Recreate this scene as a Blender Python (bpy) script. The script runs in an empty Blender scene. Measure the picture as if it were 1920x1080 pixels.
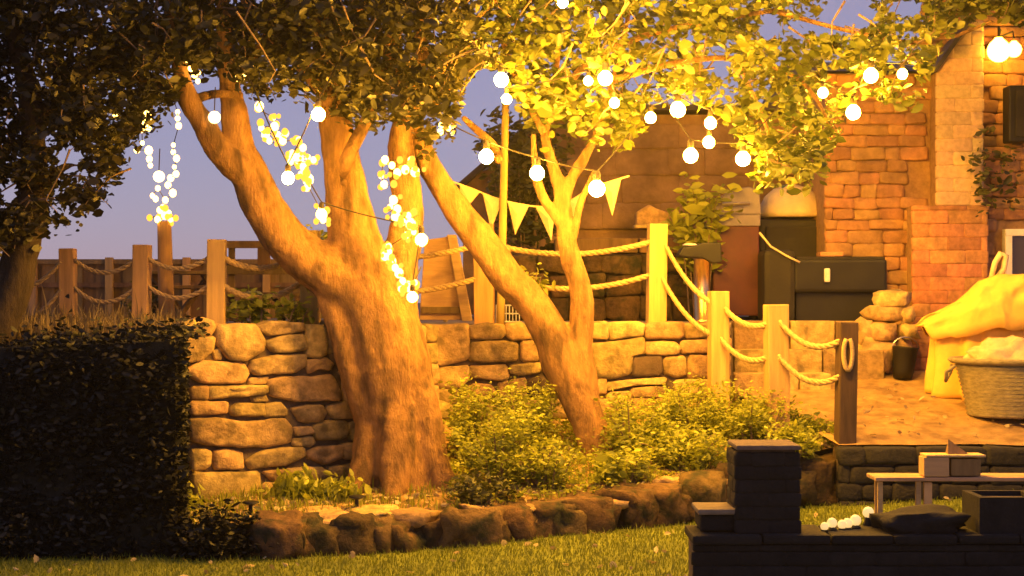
import bpy, bmesh, math, random
import numpy as np
from mathutils import Vector, Matrix, noise

# ------------------------------------------------------------------ camera, sky, exposure
F, HOR, H = 3200.0, 560.0, 2.5          # focal length in photo pixels, horizon row, eye height (m)
sc = bpy.context.scene
cam_d = bpy.data.cameras.new('camera')
cam_d.sensor_width = 36.0
cam_d.lens = 36.0 * F / 1920.0
cam_d.shift_y = (HOR - 540.0) / 1920.0
cam_d.clip_end = 1000
cam = bpy.data.objects.new('camera', cam_d)
sc.collection.objects.link(cam)
cam.location = (0, 0, H)
cam.rotation_euler = (math.radians(90), 0, 0)
sc.camera = cam

world = bpy.data.worlds.new('World')
sc.world = world
world.use_nodes = True
wn = world.node_tree.nodes
wl = world.node_tree.links
for n in list(wn):
    wn.remove(n)
sky = wn.new('ShaderNodeTexSky')
sky.sky_type = 'NISHITA'
sky.sun_disc = False
sky.sun_elevation = math.radians(9.0)
sky.sun_rotation = math.radians(160.0)
sky.air_density = 1.0
sky.dust_density = 0.3
sky.ozone_density = 4.0
tint = wn.new('ShaderNodeMix'); tint.data_type = 'RGBA'; tint.blend_type = 'MULTIPLY'
tint.inputs[0].default_value = 1.0
tint.inputs[7].default_value = (1.50, 0.86, 1.02, 1)
bg = wn.new('ShaderNodeBackground'); bg.inputs[1].default_value = 0.058
wo = wn.new('ShaderNodeOutputWorld')
dusk = wn.new('ShaderNodeMix'); dusk.data_type = 'RGBA'; dusk.inputs[0].default_value = 0.65
dusk.inputs[7].default_value = (2.75, 2.45, 3.65, 1)      # even lavender afterglow
wl.new(sky.outputs[0], tint.inputs[6]); wl.new(tint.outputs[2], dusk.inputs[6]); wl.new(dusk.outputs[2], bg.inputs[0]); wl.new(bg.outputs[0], wo.inputs[0])

sc.view_settings.view_transform = 'Standard'
sc.view_settings.look = 'None'
sc.view_settings.exposure = 1.0
sc.view_settings.gamma = 1.0
sc.view_settings.use_curve_mapping = False
sc.cycles.use_denoising = True
sc.cycles.max_bounces = 8
sc.cycles.diffuse_bounces = 4
sc.cycles.transparent_max_bounces = 8
sc.cycles.sample_clamp_indirect = 6.0
sc.cycles.sample_clamp_direct = 0.0

BULB = 500.0      # radiance of the festoon bulbs
FAIRY = 7.0      # radiance of the fairy lights
LAMPCOL = (1.0, 0.45, 0.035)

# ------------------------------------------------------------------ helpers
random.seed(7)
rng = np.random.default_rng(11)
C = sc.collection

def P(px, py, Y):
    """the point at depth Y that the photograph shows at (px, py)"""
    return Vector(((px - 960.0) / F * Y, Y, H - (py - HOR) / F * Y))

def link(name, me, mat=None, parent=None, smooth=False, loc=None):
    o = bpy.data.objects.new(name, me)
    C.objects.link(o)
    if mat is not None and len(me.materials) == 0:
        me.materials.append(mat)
    if parent is not None:
        o.parent = parent
    if loc is not None:
        o.location = loc
    if smooth:
        for p in me.polygons:
            p.use_smooth = True
    return o

def mesh(name, vs, fs):
    me = bpy.data.meshes.new(name)
    me.from_pydata([tuple(v) for v in vs], [], fs)
    me.update()
    return me

def tag(o, label=None, cat=None, group=None, kind=None):
    if label: o['label'] = label
    if cat: o['category'] = cat
    if group: o['group'] = group
    if kind: o['kind'] = kind
    return o

def thing(name, label, cat, group=None, loc=(0, 0, 0)):
    o = bpy.data.objects.new(name, None)
    o.empty_display_size = 0.1
    C.objects.link(o)
    o.location = loc
    return tag(o, label, cat, group)

class MB:
    """collects shapes, builds ONE mesh object"""
    def __init__(s): s.v = []; s.f = []
    def add(s, vs, fs):
        b = len(s.v); s.v += [tuple(v) for v in vs]; s.f += [tuple(i + b for i in f) for f in fs]; return s
    def box(s, c, d, rot=None):
        hx, hy, hz = d[0] / 2, d[1] / 2, d[2] / 2
        vs = [Vector((x, y, z)) for x in (-hx, hx) for y in (-hy, hy) for z in (-hz, hz)]
        if rot is not None: vs = [rot @ v for v in vs]
        c = Vector(c)
        return s.add([v + c for v in vs], [(0, 1, 3, 2), (4, 6, 7, 5), (0, 4, 5, 1), (2, 3, 7, 6), (0, 2, 6, 4), (1, 5, 7, 3)])
    def tube(s, pts, rad, n=8, lobes=None, seed=0):
        pts = [Vector(p) for p in pts]
        if not hasattr(rad, '__len__'): rad = [rad] * len(pts)
        vs = []; fs = []
        up = Vector((0.12, 1, 0.07)).normalized()
        for i, p in enumerate(pts):
            t = (pts[min(i + 1, len(pts) - 1)] - pts[max(i - 1, 0)]).normalized()
            a = t.cross(up)
            if a.length < 1e-3: a = t.cross(Vector((1, 0, 0)))
            a.normalize(); b = t.cross(a)
            for k in range(n):
                g = 2 * math.pi * k / n
                r = rad[i]
                if lobes: r *= 1 + lobes * (0.6 * math.sin(3 * g + seed + i * 0.12) + 0.4 * math.sin(5 * g + 2 * seed - i * 0.2))
                vs.append(p + a * (r * math.cos(g)) + b * (r * math.sin(g)))
        for i in range(len(pts) - 1):
            for k in range(n):
                fs.append((i * n + k, i * n + (k + 1) % n, (i + 1) * n + (k + 1) % n, (i + 1) * n + k))
        fs.append(tuple(range(n - 1, -1, -1))); fs.append(tuple((len(pts) - 1) * n + k for k in range(n)))
        return s.add(vs, fs)
    def lathe(s, c, prof, n=20):
        c = Vector(c); vs = []; fs = []
        for r, z in prof:
            for k in range(n):
                g = 2 * math.pi * k / n
                vs.append(c + Vector((r * math.cos(g), r * math.sin(g), z)))
        for i in range(len(prof) - 1):
            for k in range(n):
                fs.append((i * n + k, i * n + (k + 1) % n, (i + 1) * n + (k + 1) % n, (i + 1) * n + k))
        fs.append(tuple(range(n - 1, -1, -1))); fs.append(tuple((len(prof) - 1) * n + k for k in range(n)))
        return s.add(vs, fs)
    def build(s, name, mat, parent=None, smooth=False, bevel=0.0, origin=None):
        vs = s.v
        if origin is not None:
            o_ = Vector(origin); vs = [Vector(v) - o_ for v in vs]
        me = mesh(name, vs, s.f)
        if bevel > 0:
            bm = bmesh.new(); bm.from_mesh(me)
            bmesh.ops.recalc_face_normals(bm, faces=bm.faces)
            bmesh.ops.bevel(bm, geom=[e for e in bm.edges if e.is_manifold and e.calc_face_angle(0) > 0.5], offset=bevel, segments=2, affect='EDGES', profile=0.6, clamp_overlap=True)
            bm.to_mesh(me); bm.free()
        else:
            bm = bmesh.new(); bm.from_mesh(me); bmesh.ops.recalc_face_normals(bm, faces=bm.faces); bm.to_mesh(me); bm.free()
        return link(name, me, mat, parent, smooth, origin)

def catmull(pts, per=6):
    """smooth a list of tuples (any dimension)"""
    pts = [np.array(p, float) for p in pts]
    out = []
    for i in range(len(pts) - 1):
        p0 = pts[max(i - 1, 0)]; p1 = pts[i]; p2 = pts[i + 1]; p3 = pts[min(i + 2, len(pts) - 1)]
        for k in range(per):
            t = k / per
            out.append(0.5 * ((2 * p1) + (-p0 + p2) * t + (2 * p0 - 5 * p1 + 4 * p2 - p3) * t * t + (-p0 + 3 * p1 - 3 * p2 + p3) * t ** 3))
    out.append(pts[-1])
    return out

def interp(x, tab):
    xs = [a[0] for a in tab]
    return [float(np.interp(x, xs, [a[j] for a in tab])) for j in range(1, len(tab[0]))]

# ------------------------------------------------------------------ materials
def mat_basic(name, base, rough=0.85, var=0.35, nscale=6.0, bscale=30.0, bump=0.3, rnd=0.0, stretch=(1, 1, 1), dark=None, dark_scale=2.0, dark_amt=0.0, metallic=0.0, detail=6.0, bdist=0.02):
    m = bpy.data.materials.new(name); m.use_nodes = True
    nt = m.node_tree; N = nt.nodes; L = nt.links
    bs = N['Principled BSDF']
    bs.inputs['Roughness'].default_value = rough
    bs.inputs['Metallic'].default_value = metallic
    geo = N.new('ShaderNodeNewGeometry')
    mp = N.new('ShaderNodeMapping'); mp.inputs['Scale'].default_value = stretch
    L.new(geo.outputs['Position'], mp.inputs[0])
    n1 = N.new('ShaderNodeTexNoise'); n1.inputs['Scale'].default_value = nscale; n1.inputs['Detail'].default_value = detail; n1.inputs['Roughness'].default_value = 0.65
    L.new(mp.outputs[0], n1.inputs['Vector'])
    r1 = N.new('ShaderNodeValToRGB')
    lo = [max(0, c * (1 - var)) for c in base]; hi = [min(1, c * (1 + var)) for c in base]
    r1.color_ramp.elements[0].position = 0.3; r1.color_ramp.elements[1].position = 0.7
    r1.color_ramp.elements[0].color = (*lo, 1); r1.color_ramp.elements[1].color = (*hi, 1)
    L.new(n1.outputs[0], r1.inputs[0])
    col = r1.outputs[0]
    if dark_amt > 0:
        n3 = N.new('ShaderNodeTexNoise'); n3.inputs['Scale'].default_value = dark_scale; n3.inputs['Detail'].default_value = 5
        L.new(mp.outputs[0], n3.inputs['Vector'])
        r3 = N.new('ShaderNodeValToRGB'); r3.color_ramp.elements[0].position = 0.5; r3.color_ramp.elements[1].position = 0.66
        r3.color_ramp.elements[0].color = (0, 0, 0, 1); r3.color_ramp.elements[1].color = (dark_amt,) * 3 + (1,)
        L.new(n3.outputs[0], r3.inputs[0])
        mx = N.new('ShaderNodeMix'); mx.data_type = 'RGBA'
        L.new(r3.outputs[0], mx.inputs[0]); L.new(col, mx.inputs[6]); mx.inputs[7].default_value = (*(dark or (0.02, 0.02, 0.015)), 1)
        col = mx.outputs[2]
    if rnd > 0:
        oi = N.new('ShaderNodeObjectInfo')
        mr = N.new('ShaderNodeMapRange'); mr.inputs[3].default_value = 1 - rnd; mr.inputs[4].default_value = 1 + rnd * 0.6
        L.new(oi.outputs['Random'], mr.inputs[0])
        hs = N.new('ShaderNodeHueSaturation'); L.new(mr.outputs[0], hs.inputs['Value'])
        mr2 = N.new('ShaderNodeMapRange'); mr2.inputs[3].default_value = 0.485; mr2.inputs[4].default_value = 0.515
        mm = N.new('ShaderNodeMath'); mm.operation = 'MULTIPLY'; mm.inputs[1].default_value = 7.3
        fr = N.new('ShaderNodeMath'); fr.operation = 'FRACT'
        L.new(oi.outputs['Random'], mm.inputs[0]); L.new(mm.outputs[0], fr.inputs[0]); L.new(fr.outputs[0], mr2.inputs[0]); L.new(mr2.outputs[0], hs.inputs['Hue'])
        L.new(col, hs.inputs['Color']); col = hs.outputs[0]
    L.new(col, bs.inputs['Base Color'])
    if bump > 0:
        n2 = N.new('ShaderNodeTexNoise'); n2.inputs['Scale'].default_value = bscale; n2.inputs['Detail'].default_value = 8; n2.inputs['Roughness'].default_value = 0.7
        L.new(mp.outputs[0], n2.inputs['Vector'])
        bp = N.new('ShaderNodeBump'); bp.inputs['Strength'].default_value = bump; bp.inputs['Distance'].default_value = bdist
        L.new(n2.outputs[0], bp.inputs['Height']); L.new(bp.outputs[0], bs.inputs['Normal'])
    return m

def mat_leaf(name, c0, c1, trans=0.4, rough=0.45):
    m = bpy.data.materials.new(name); m.use_nodes = True
    nt = m.node_tree; N = nt.nodes; L = nt.links
    bs = N['Principled BSDF']; out = N['Material Output']
    bs.inputs['Roughness'].default_value = rough
    at = N.new('ShaderNodeAttribute'); at.attribute_name = 'tone'
    rp = N.new('ShaderNodeValToRGB')
    rp.color_ramp.elements[0].color = (*c0, 1); rp.color_ramp.elements[1].color = (*c1, 1)
    L.new(at.outputs['Fac'], rp.inputs[0])
    L.new(rp.outputs[0], bs.inputs['Base Color'])
    tr = N.new('ShaderNodeBsdfTranslucent'); L.new(rp.outputs[0], tr.inputs[0])
    mx = N.new('ShaderNodeMixShader'); mx.inputs[0].default_value = trans
    L.new(bs.outputs[0], mx.inputs[1]); L.new(tr.outputs[0], mx.inputs[2]); L.new(mx.outputs[0], out.inputs[0])
    return m

def mat_emit(name, col, s):
    m = bpy.data.materials.new(name); m.use_nodes = True
    N = m.node_tree.nodes; L = m.node_tree.links
    for n in list(N): N.remove(n)
    e = N.new('ShaderNodeEmission'); e.inputs[0].default_value = (*col, 1); e.inputs[1].default_value = s
    o = N.new('ShaderNodeOutputMaterial'); L.new(e.outputs[0], o.inputs[0])
    return m

M = {}
M['stone'] = mat_basic('sandstone', (0.50, 0.345, 0.14), 0.9, 0.38, 9, 26, 0.9, rnd=0.3, dark=(0.13, 0.10, 0.045), dark_scale=5.5, dark_amt=0.65, bdist=0.03)
M['stone_dark'] = mat_basic('dark_ironstone', (0.11, 0.075, 0.05), 0.9, 0.4, 8, 25, 0.7, rnd=0.25)
M['rock'] = mat_basic('rockery_stone', (0.115, 0.07, 0.028), 0.92, 0.6, 7, 18, 1.0, rnd=0.5, dark=(0.022, 0.026, 0.010), dark_scale=5, dark_amt=0.95, bdist=0.04)
M['mortar'] = mat_basic('earth_mortar', (0.14, 0.10, 0.06), 0.95, 0.4, 10, 40, 0.6)
M['bark'] = mat_basic('bark', (0.37, 0.20, 0.07), 0.92, 0.42, 9, 30, 1.0, stretch=(1, 1, 0.30), dark=(0.10, 0.058, 0.025), dark_scale=6, dark_amt=0.85, bdist=0.07)
M['darkbark'] = mat_basic('dark_bark', (0.05, 0.034, 0.018), 0.92, 0.4, 9, 26, 0.8, stretch=(1, 1, 0.3), bdist=0.04)
M['twig'] = mat_basic('twig_bark', (0.22, 0.15, 0.085), 0.9, 0.3, 20, 40, 0.3)
M['post'] = mat_basic('sawn_timber', (0.50, 0.32, 0.11), 0.8, 0.28, 12, 30, 0.4, rnd=0.12, stretch=(1, 1, 0.08), bdist=0.01)
M['oldwood'] = mat_basic('weathered_timber', (0.22, 0.135, 0.055), 0.85, 0.35, 10, 30, 0.4, rnd=0.25, stretch=(1, 1, 0.15), bdist=0.01)
M['palewood'] = mat_basic('pale_timber', (0.58, 0.39, 0.17), 0.75, 0.2, 14, 30, 0.3, rnd=0.12, stretch=(0.2, 1, 1), bdist=0.008)
M['tablewood'] = mat_basic('table_timber', (0.42, 0.27, 0.14), 0.8, 0.35, 12, 30, 0.5, rnd=0.2, stretch=(0.2, 1, 1), bdist=0.01)
M['shadepost'] = mat_basic('shade_toned_timber', (0.075, 0.042, 0.02), 0.8, 0.4, 12, 30, 0.4, stretch=(1, 1, 0.1), bdist=0.01)  # shade on the last stair post's unlit face put into the colour
M['darkwood'] = mat_basic('dark_timber', (0.05, 0.035, 0.025), 0.85, 0.4, 10, 30, 0.4, stretch=(1, 1, 0.15), bdist=0.01)
M['rope'] = mat_basic('manila_rope', (0.50, 0.35, 0.15), 0.9, 0.3, 45, 60, 0.6, bdist=0.015)
M['lawn'] = mat_basic('turf', (0.145, 0.175, 0.015), 0.95, 0.35, 1.6, 60, 0.6)
M['soil'] = mat_basic('soil', (0.30, 0.19, 0.07), 0.95, 0.5, 7, 24, 0.9, dark=(0.07, 0.07, 0.025), dark_scale=3, dark_amt=0.7, bdist=0.04)
M['gravel'] = mat_basic('sandy_gravel', (0.44, 0.28, 0.11), 0.95, 0.35, 6, 60, 1.0, dark=(0.22, 0.13, 0.055), dark_scale=3.2, dark_amt=0.75, bdist=0.03)
M['flag'] = mat_basic('stone_flags', (0.30, 0.24, 0.16), 0.9, 0.3, 4, 40, 0.4)
M['ground'] = mat_basic('far_ground', (0.05, 0.05, 0.025), 0.95, 0.3, 1, 20, 0.3)
M['brick'] = mat_basic('orange_brick', (0.50, 0.23, 0.10), 0.9, 0.28, 14, 50, 0.5, rnd=0.25, dark=(0.20, 0.10, 0.05), dark_scale=5, dark_amt=0.5, bdist=0.012)
M['palebrick'] = mat_basic('buff_brick', (0.60, 0.43, 0.25), 0.9, 0.22, 14, 50, 0.4, rnd=0.15, bdist=0.012)
M['house_stone'] = mat_basic('house_rubble', (0.42, 0.225, 0.095), 0.9, 0.26, 9, 32, 0.6, rnd=0.2, dark=(0.18, 0.10, 0.05), dark_scale=4, dark_amt=0.4, bdist=0.02)
M['house_mortar'] = mat_basic('lime_mortar', (0.34, 0.20, 0.09), 0.95, 0.25, 12, 45, 0.5)
M['shedwall'] = mat_basic('brown_render', (0.27, 0.165, 0.095), 0.92, 0.35, 2.5, 30, 0.5, dark=(0.12, 0.07, 0.04), dark_scale=1.2, dark_amt=0.6)
M['slate'] = mat_basic('roof_slate', (0.06, 0.05, 0.05), 0.7, 0.3, 5, 30, 0.4)
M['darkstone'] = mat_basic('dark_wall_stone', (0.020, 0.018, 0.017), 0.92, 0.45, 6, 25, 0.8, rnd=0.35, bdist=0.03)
M['foredark'] = mat_basic('near_black_brick', (0.013, 0.011, 0.0105), 0.92, 0.45, 9, 35, 0.7, rnd=0.35, bdist=0.02)  # near-black masonry colour, even apart from random tone
M['coping'] = mat_basic('coping_stone', (0.22, 0.16, 0.11), 0.9, 0.3, 9, 35, 0.5, rnd=0.2)
M['black'] = mat_basic('black_enamel', (0.005, 0.004, 0.0035), 0.6, 0.3, 6, 30, 0.15)
M['blackcover'] = mat_basic('charcoal_cover', (0.013, 0.010, 0.007), 0.7, 0.3, 5, 18, 0.5)
M['steel'] = mat_basic('brushed_steel', (0.55, 0.50, 0.45), 0.3, 0.1, 20, 40, 0.05, metallic=1.0)
M['brass'] = mat_basic('polished_brass', (0.80, 0.55, 0.25), 0.28, 0.1, 20, 40, 0.05, metallic=1.0)
M['red'] = mat_basic('red_paint', (0.085, 0.014, 0.010), 0.5, 0.2, 6, 30, 0.1)
M['lid'] = mat_basic('grey_lilac_enamel', (0.20, 0.17, 0.20), 0.4, 0.15, 6, 30, 0.05)
M['white'] = mat_basic('white_paint', (0.72, 0.69, 0.64), 0.5, 0.1, 10, 30, 0.1)
M['cream'] = mat_basic('cream_cloth', (0.70, 0.56, 0.32), 0.9, 0.12, 10, 40, 0.3)
M['blanket'] = mat_basic('wool_blanket', (0.55, 0.42, 0.24), 0.95, 0.2, 10, 40, 0.5)
M['yellow'] = mat_basic('yellow_canvas', (0.74, 0.46, 0.085), 0.8, 0.12, 6, 40, 0.35, bdist=0.01)
M['wicker'] = mat_basic('grey_green_wicker', (0.30, 0.255, 0.15), 0.85, 0.35, 12, 30, 0.8, stretch=(1, 1, 3), bdist=0.03)
M['glass'] = mat_basic('dark_pane', (0.03, 0.025, 0.02), 0.15, 0.1, 4, 10, 0.0)
M['cable'] = mat_basic('black_cable', (0.03, 0.022, 0.015), 0.6, 0.2, 10, 30, 0.0)
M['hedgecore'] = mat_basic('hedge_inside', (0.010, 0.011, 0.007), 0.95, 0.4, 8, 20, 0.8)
M['leaf_main'] = mat_leaf('apple_leaf', (0.028, 0.030, 0.007), (0.075, 0.070, 0.016), 0.28)
M['leaf_right'] = mat_leaf('pear_leaf', (0.045, 0.065, 0.008), (0.190, 0.200, 0.030), 0.38)
M['leaf_left'] = mat_leaf('dark_leaf', (0.018, 0.020, 0.007), (0.055, 0.048, 0.015), 0.32)
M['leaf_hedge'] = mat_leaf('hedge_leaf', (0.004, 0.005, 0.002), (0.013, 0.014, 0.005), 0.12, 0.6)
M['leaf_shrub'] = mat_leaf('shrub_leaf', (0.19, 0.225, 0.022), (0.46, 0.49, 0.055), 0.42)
M['leaf_dry'] = mat_leaf('dry_grass', (0.16, 0.12, 0.05), (0.34, 0.26, 0.12), 0.3, 0.7)
M['leaf_ivy'] = mat_leaf('ivy_leaf', (0.04, 0.05, 0.012), (0.12, 0.12, 0.03), 0.25)
M['leaf_fallen'] = mat_leaf('fallen_leaf', (0.30, 0.22, 0.10), (0.60, 0.50, 0.28), 0.2, 0.7)
M['grass'] = mat_leaf('grass_blade', (0.145, 0.175, 0.015), (0.245, 0.275, 0.025), 0.3, 0.6)
M['bulb'] = mat_emit('lit_bulb', LAMPCOL, BULB)
M['fairy'] = mat_emit('lit_fairy_bulb', (1.0, 0.50, 0.085), FAIRY)
M['dimbulb'] = mat_emit('dim_bulb', (1.0, 0.62, 0.22), 3.0)
M['solar'] = mat_basic('solar_globe', (0.62, 0.50, 0.32), 0.4, 0.3, 20, 30, 0.1)
M['solar'].node_tree.nodes['Principled BSDF'].inputs['Emission Color'].default_value = (1, .6, .2, 1)
M['solar'].node_tree.nodes['Principled BSDF'].inputs['Emission Strength'].default_value = .5

# ------------------------------------------------------------------ leaves
def leaf_mesh(name, pos, size, droop=0.2, width=0.5, nrm=None, seed=0, tone=None, fold=0.18, upright=False):
    """pos (n,3), size (n,): one folded pointed leaf per position"""
    r = np.random.default_rng(seed)
    n = len(pos)
    d = r.normal(size=(n, 3)); d[:, 2] = d[:, 2] * (0.35 if not upright else 0.5) + (-droop if not upright else 1.1)
    d /= np.linalg.norm(d, axis=1)[:, None]
    q = r.normal(size=(n, 3))
    s = np.cross(d, q); s /= np.linalg.norm(s, axis=1)[:, None] + 1e-9
    u = np.cross(s, d)
    L = size[:, None]; W = (size * width * r.uniform(0.8, 1.2, n))[:, None]
    base = pos - d * L * 0.5
    fo = u * W * fold * r.uniform(-0.3, 1.6, n)[:, None]
    bend = u * L * r.uniform(-0.18, 0.18, n)[:, None]
    v = np.empty((n, 6, 3))
    v[:, 0] = base
    v[:, 1] = base + d * L * 0.30 - s * W * 0.46 + fo
    v[:, 2] = base + d * L * 0.68 - s * W * 0.40 + fo + bend * 0.5
    v[:, 3] = base + d * L + bend
    v[:, 4] = base + d * L * 0.68 + s * W * 0.40 + fo + bend * 0.5
    v[:, 5] = base + d * L * 0.30 + s * W * 0.46 + fo
    me = bpy.data.meshes.new(name)
    me.vertices.add(n * 6); me.vertices.foreach_set('co', v.reshape(-1))
    idx = (np.arange(n)[:, None] * 6 + np.array([0, 3, 2, 1, 0, 5, 4, 3])[None, :]).reshape(-1)
    me.loops.add(n * 8); me.loops.foreach_set('vertex_index', idx.astype(np.int32))
    me.polygons.add(n * 2); me.polygons.foreach_set('loop_start', (np.arange(n * 2) * 4).astype(np.int32))
    try: me.polygons.foreach_set('loop_total', np.full(n * 2, 4, np.int32))
    except Exception: pass
    if tone is None: tone = r.uniform(0, 1, n)
    at = me.attributes.new('tone', 'FLOAT', 'FACE')
    at.data.foreach_set('value', np.repeat(np.clip(tone, 0, 1), 2).astype(np.float32))
    me.update(); me.validate()
    return me

def blade_mesh(name, pos, hgt, wid, seed=0, lean=0.5, tone=None):
    r = np.random.default_rng(seed); n = len(pos)
    a = r.uniform(0, 2 * np.pi, n); b = r.uniform(0, 2 * np.pi, n)
    s = np.stack([np.cos(a), np.sin(a), np.zeros(n)], 1) * wid[:, None] * 0.5
    l = np.stack([np.cos(b), np.sin(b), np.zeros(n)], 1) * (hgt * r.uniform(0, lean, n))[:, None]
    top = pos + l; top[:, 2] += hgt
    mid = pos + l * 0.35; mid[:, 2] += hgt * 0.6
    v = np.empty((n, 5, 3)); v[:, 0] = pos - s; v[:, 1] = pos + s; v[:, 2] = mid + s * 0.7; v[:, 3] = mid - s * 0.7; v[:, 4] = top
    me = bpy.data.meshes.new(name)
    me.vertices.add(n * 5); me.vertices.foreach_set('co', v.reshape(-1))
    idx = (np.arange(n)[:, None] * 5 + np.array([0, 1, 2, 3, 3, 2, 4])[None, :]).reshape(-1)
    me.loops.add(n * 7); me.loops.foreach_set('vertex_index', idx.astype(np.int32))
    st = (np.arange(n)[:, None] * 7 + np.array([0, 4])[None, :]).reshape(-1)
    me.polygons.add(n * 2); me.polygons.foreach_set('loop_start', st.astype(np.int32))
    try: me.polygons.foreach_set('loop_total', np.tile([4, 3], n).astype(np.int32))
    except Exception: pass
    if tone is None: tone = r.uniform(0, 1, n)
    at = me.attributes.new('tone', 'FLOAT', 'FACE'); at.data.foreach_set('value', np.repeat(np.clip(tone, 0, 1), 2).astype(np.float32))
    me.update(); me.validate()
    return me

# ------------------------------------------------------------------ levels of the place
TERR = 2.20                                             # terrace level
def lawn_z(X, Y=0): return 0.065 * max(0.0, X + 1.0) if X < 6 else 0.455
FOOT = [(-400, 1040), (330, 1046), (500, 1050), (700, 1036), (900, 1019), (1100, 1001), (1300, 978), (1400, 962), (1560, 944)]
def foot_Y(px):
    py = interp(px, FOOT)[0]; Y = 17.0
    for _ in range(12): Y = (H - lawn_z((px - 960) / F * Y)) * F / (py - HOR)
    return Y
RTOP = [(330, .30), (500, .345), (700, .336), (900, .38), (1100, .49), (1300, .62), (1400, .75), (1560, .90)]   # rockery top
WALLB = [(330, 17.85, .36), (360, 17.9, .374), (640, 18.75, .479), (700, 19.05, .55), (820, 19.8, .75), (900, 19.85, .9), (1100, 20.0, 1.05), (1340, 20.2, 1.2), (1400, 19.9, 1.25), (1480, 19.3, 1.16), (1560, 18.75, 1.02), (1580, 18.6, 1.0)]
def bed_point(px, t):
    Yf = foot_Y(px) + 0.25; zf = interp(px, RTOP)[0] - 0.03
    Yb, zb = interp(px, WALLB)
    Y = Yf + (Yb - Yf) * t
    return Vector(((px - 960) / F * Y, Y, zf + (zb - zf) * t))
def bed_at(px, Y):
    Yf = foot_Y(px) + 0.25; Yb = interp(px, WALLB)[0]
    return bed_point(px, max(0, min(1, (Y - Yf) / max(0.1, Yb - Yf))))
def path_z(Y): return 0.93 + 0.215 * (max(18.0, min(21.3, Y)) - 18.3)

# ------------------------------------------------------------------ the setting
g = MB(); g.add([(-300, -20, -0.25), (300, -20, -0.25), (300, 500, -0.25), (-300, 500, -0.25)], [(0, 1, 2, 3)])
tag(g.build('ground', M['ground']), kind='structure')
xs = np.linspace(-14, 14, 57); ys = np.linspace(-4, 20.6, 42)
vs = [(x, y, lawn_z(x) + 0.02 * noise.noise((x * 0.7, y * 0.7, 0))) for y in ys for x in xs]
fs = [(j * 57 + i, j * 57 + i + 1, (j + 1) * 57 + i + 1, (j + 1) * 57 + i) for j in range(41) for i in range(56)]
tag(link('lawn', mesh('lawn', vs, fs), M['lawn'], smooth=True), kind='structure')

# terrace slab: top sheet and body behind the retaining walls
def plan(px, Y): return ((px - 960) / F * Y, Y)
edge = [(-14, 18.3), plan(330, 18.1), plan(360, 18.1), plan(690, 19.2), plan(820, 20.0), plan(1370, 20.4), plan(1372, 21.75), plan(1640, 21.75), plan(1640, 22.3), (14, 22.3)]
n = len(edge)
vs = [(x, y, TERR) for x, y in edge] + [(14, 120, TERR), (-14, 120, TERR)] + [(x, y, -0.2) for x, y in edge] + [(14, 120, -.2), (-14, 120, -.2)]
fs = [tuple(range(n + 2))] + [(i, i + 1, n + 2 + i + 1, n + 2 + i) for i in range(n + 1)]
tag(link('terrace_ground', mesh('terrace', vs, fs), M['flag']), kind='structure')

# planting bed
NPX, NT = 70, 16
vs = []; fs = []
for j in range(NT + 1):
    for i in range(NPX + 1):
        px = 335 + (1580 - 335) * i / NPX
        p = bed_point(px, j / NT)
        if 0 < j < NT: p.z += 0.07 * noise.noise((p.x * 2.1, p.y * 2.1, 3)) + 0.03 * noise.noise((p.x * 7, p.y * 7, 9))
        vs.append(p)
for j in range(NT):
    for i in range(NPX):
        a = j * (NPX + 1) + i; fs.append((a, a + 1, a + NPX + 2, a + NPX + 1))
tag(link('planting_bed_ground', mesh('bed', vs, fs), M['soil'], smooth=True), kind='structure')

# sloping gravel path on the right
vs = []; fs = []
NX, NY = 40, 20
for j in range(NY + 1):
    Y = 18.32 + (22.6 - 18.32) * j / NY
    x0 = interp(Y, [(18.3, (1575 - 960) / F * 18.3), (19.3, (1490 - 960) / F * 19.3), (20.2, (1385 - 960) / F * 20.2), (22.6, (1380 - 960) / F * 22)])[0]
    for i in range(NX + 1):
        x = x0 + (14 - x0) * (i / NX) ** 1.6
        vs.append((x, Y, path_z(Y) + 0.02 * noise.noise((x * 1.7, Y * 1.7, 5))))
for j in range(NY):
    for i in range(NX):
        a = j * (NX + 1) + i; fs.append((a, a + 1, a + NX + 2, a + NX + 1))
tag(link('gravel_path', mesh('path', vs, fs), M['gravel'], smooth=True), kind='structure')

# ------------------------------------------------------------------ stones
def chaikin(poly, k=1, w=0.22):
    for _ in range(k):
        out = []
        for i in range(len(poly)):
            a = poly[i]; b = poly[(i + 1) % len(poly)]
            out.append((a[0] * (1 - w) + b[0] * w, a[1] * (1 - w) + b[1] * w))
            out.append((a[0] * w + b[0] * (1 - w), a[1] * w + b[1] * (1 - w)))
        poly = out
    return poly

def resample(poly, maxlen):
    out = []
    for i in range(len(poly)):
        a = poly[i]; b = poly[(i + 1) % len(poly)]
        d = math.hypot(b[0] - a[0], b[1] - a[1]); k = max(1, int(d / maxlen))
        for j in range(k): out.append((a[0] + (b[0] - a[0]) * j / k, a[1] + (b[1] - a[1]) * j / k))
    return out

class Face:
    """a vertical wall face in plan from A to B; (u, z) on it, n towards the viewer"""
    def __init__(s, A, B):
        s.A = Vector((A[0], A[1], 0)); d = Vector((B[0] - A[0], B[1] - A[1], 0)); s.len = d.length; s.d = d.normalized(); s.n = Vector((s.d.y, -s.d.x, 0))
    def pt(s, u, z, o=0.0): return s.A + s.d * u + s.n * o + Vector((0, 0, z))
    def from_px(s, px, py):
        k = (px - 960) / F          # X = k Y
        # A + d u : x = k y
        u = (k * s.A.y - s.A.x) / (s.d.x - k * s.d.y)
        y = s.A.y + s.d.y * u
        return (u, H - (py - HOR) / F * y)

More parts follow.
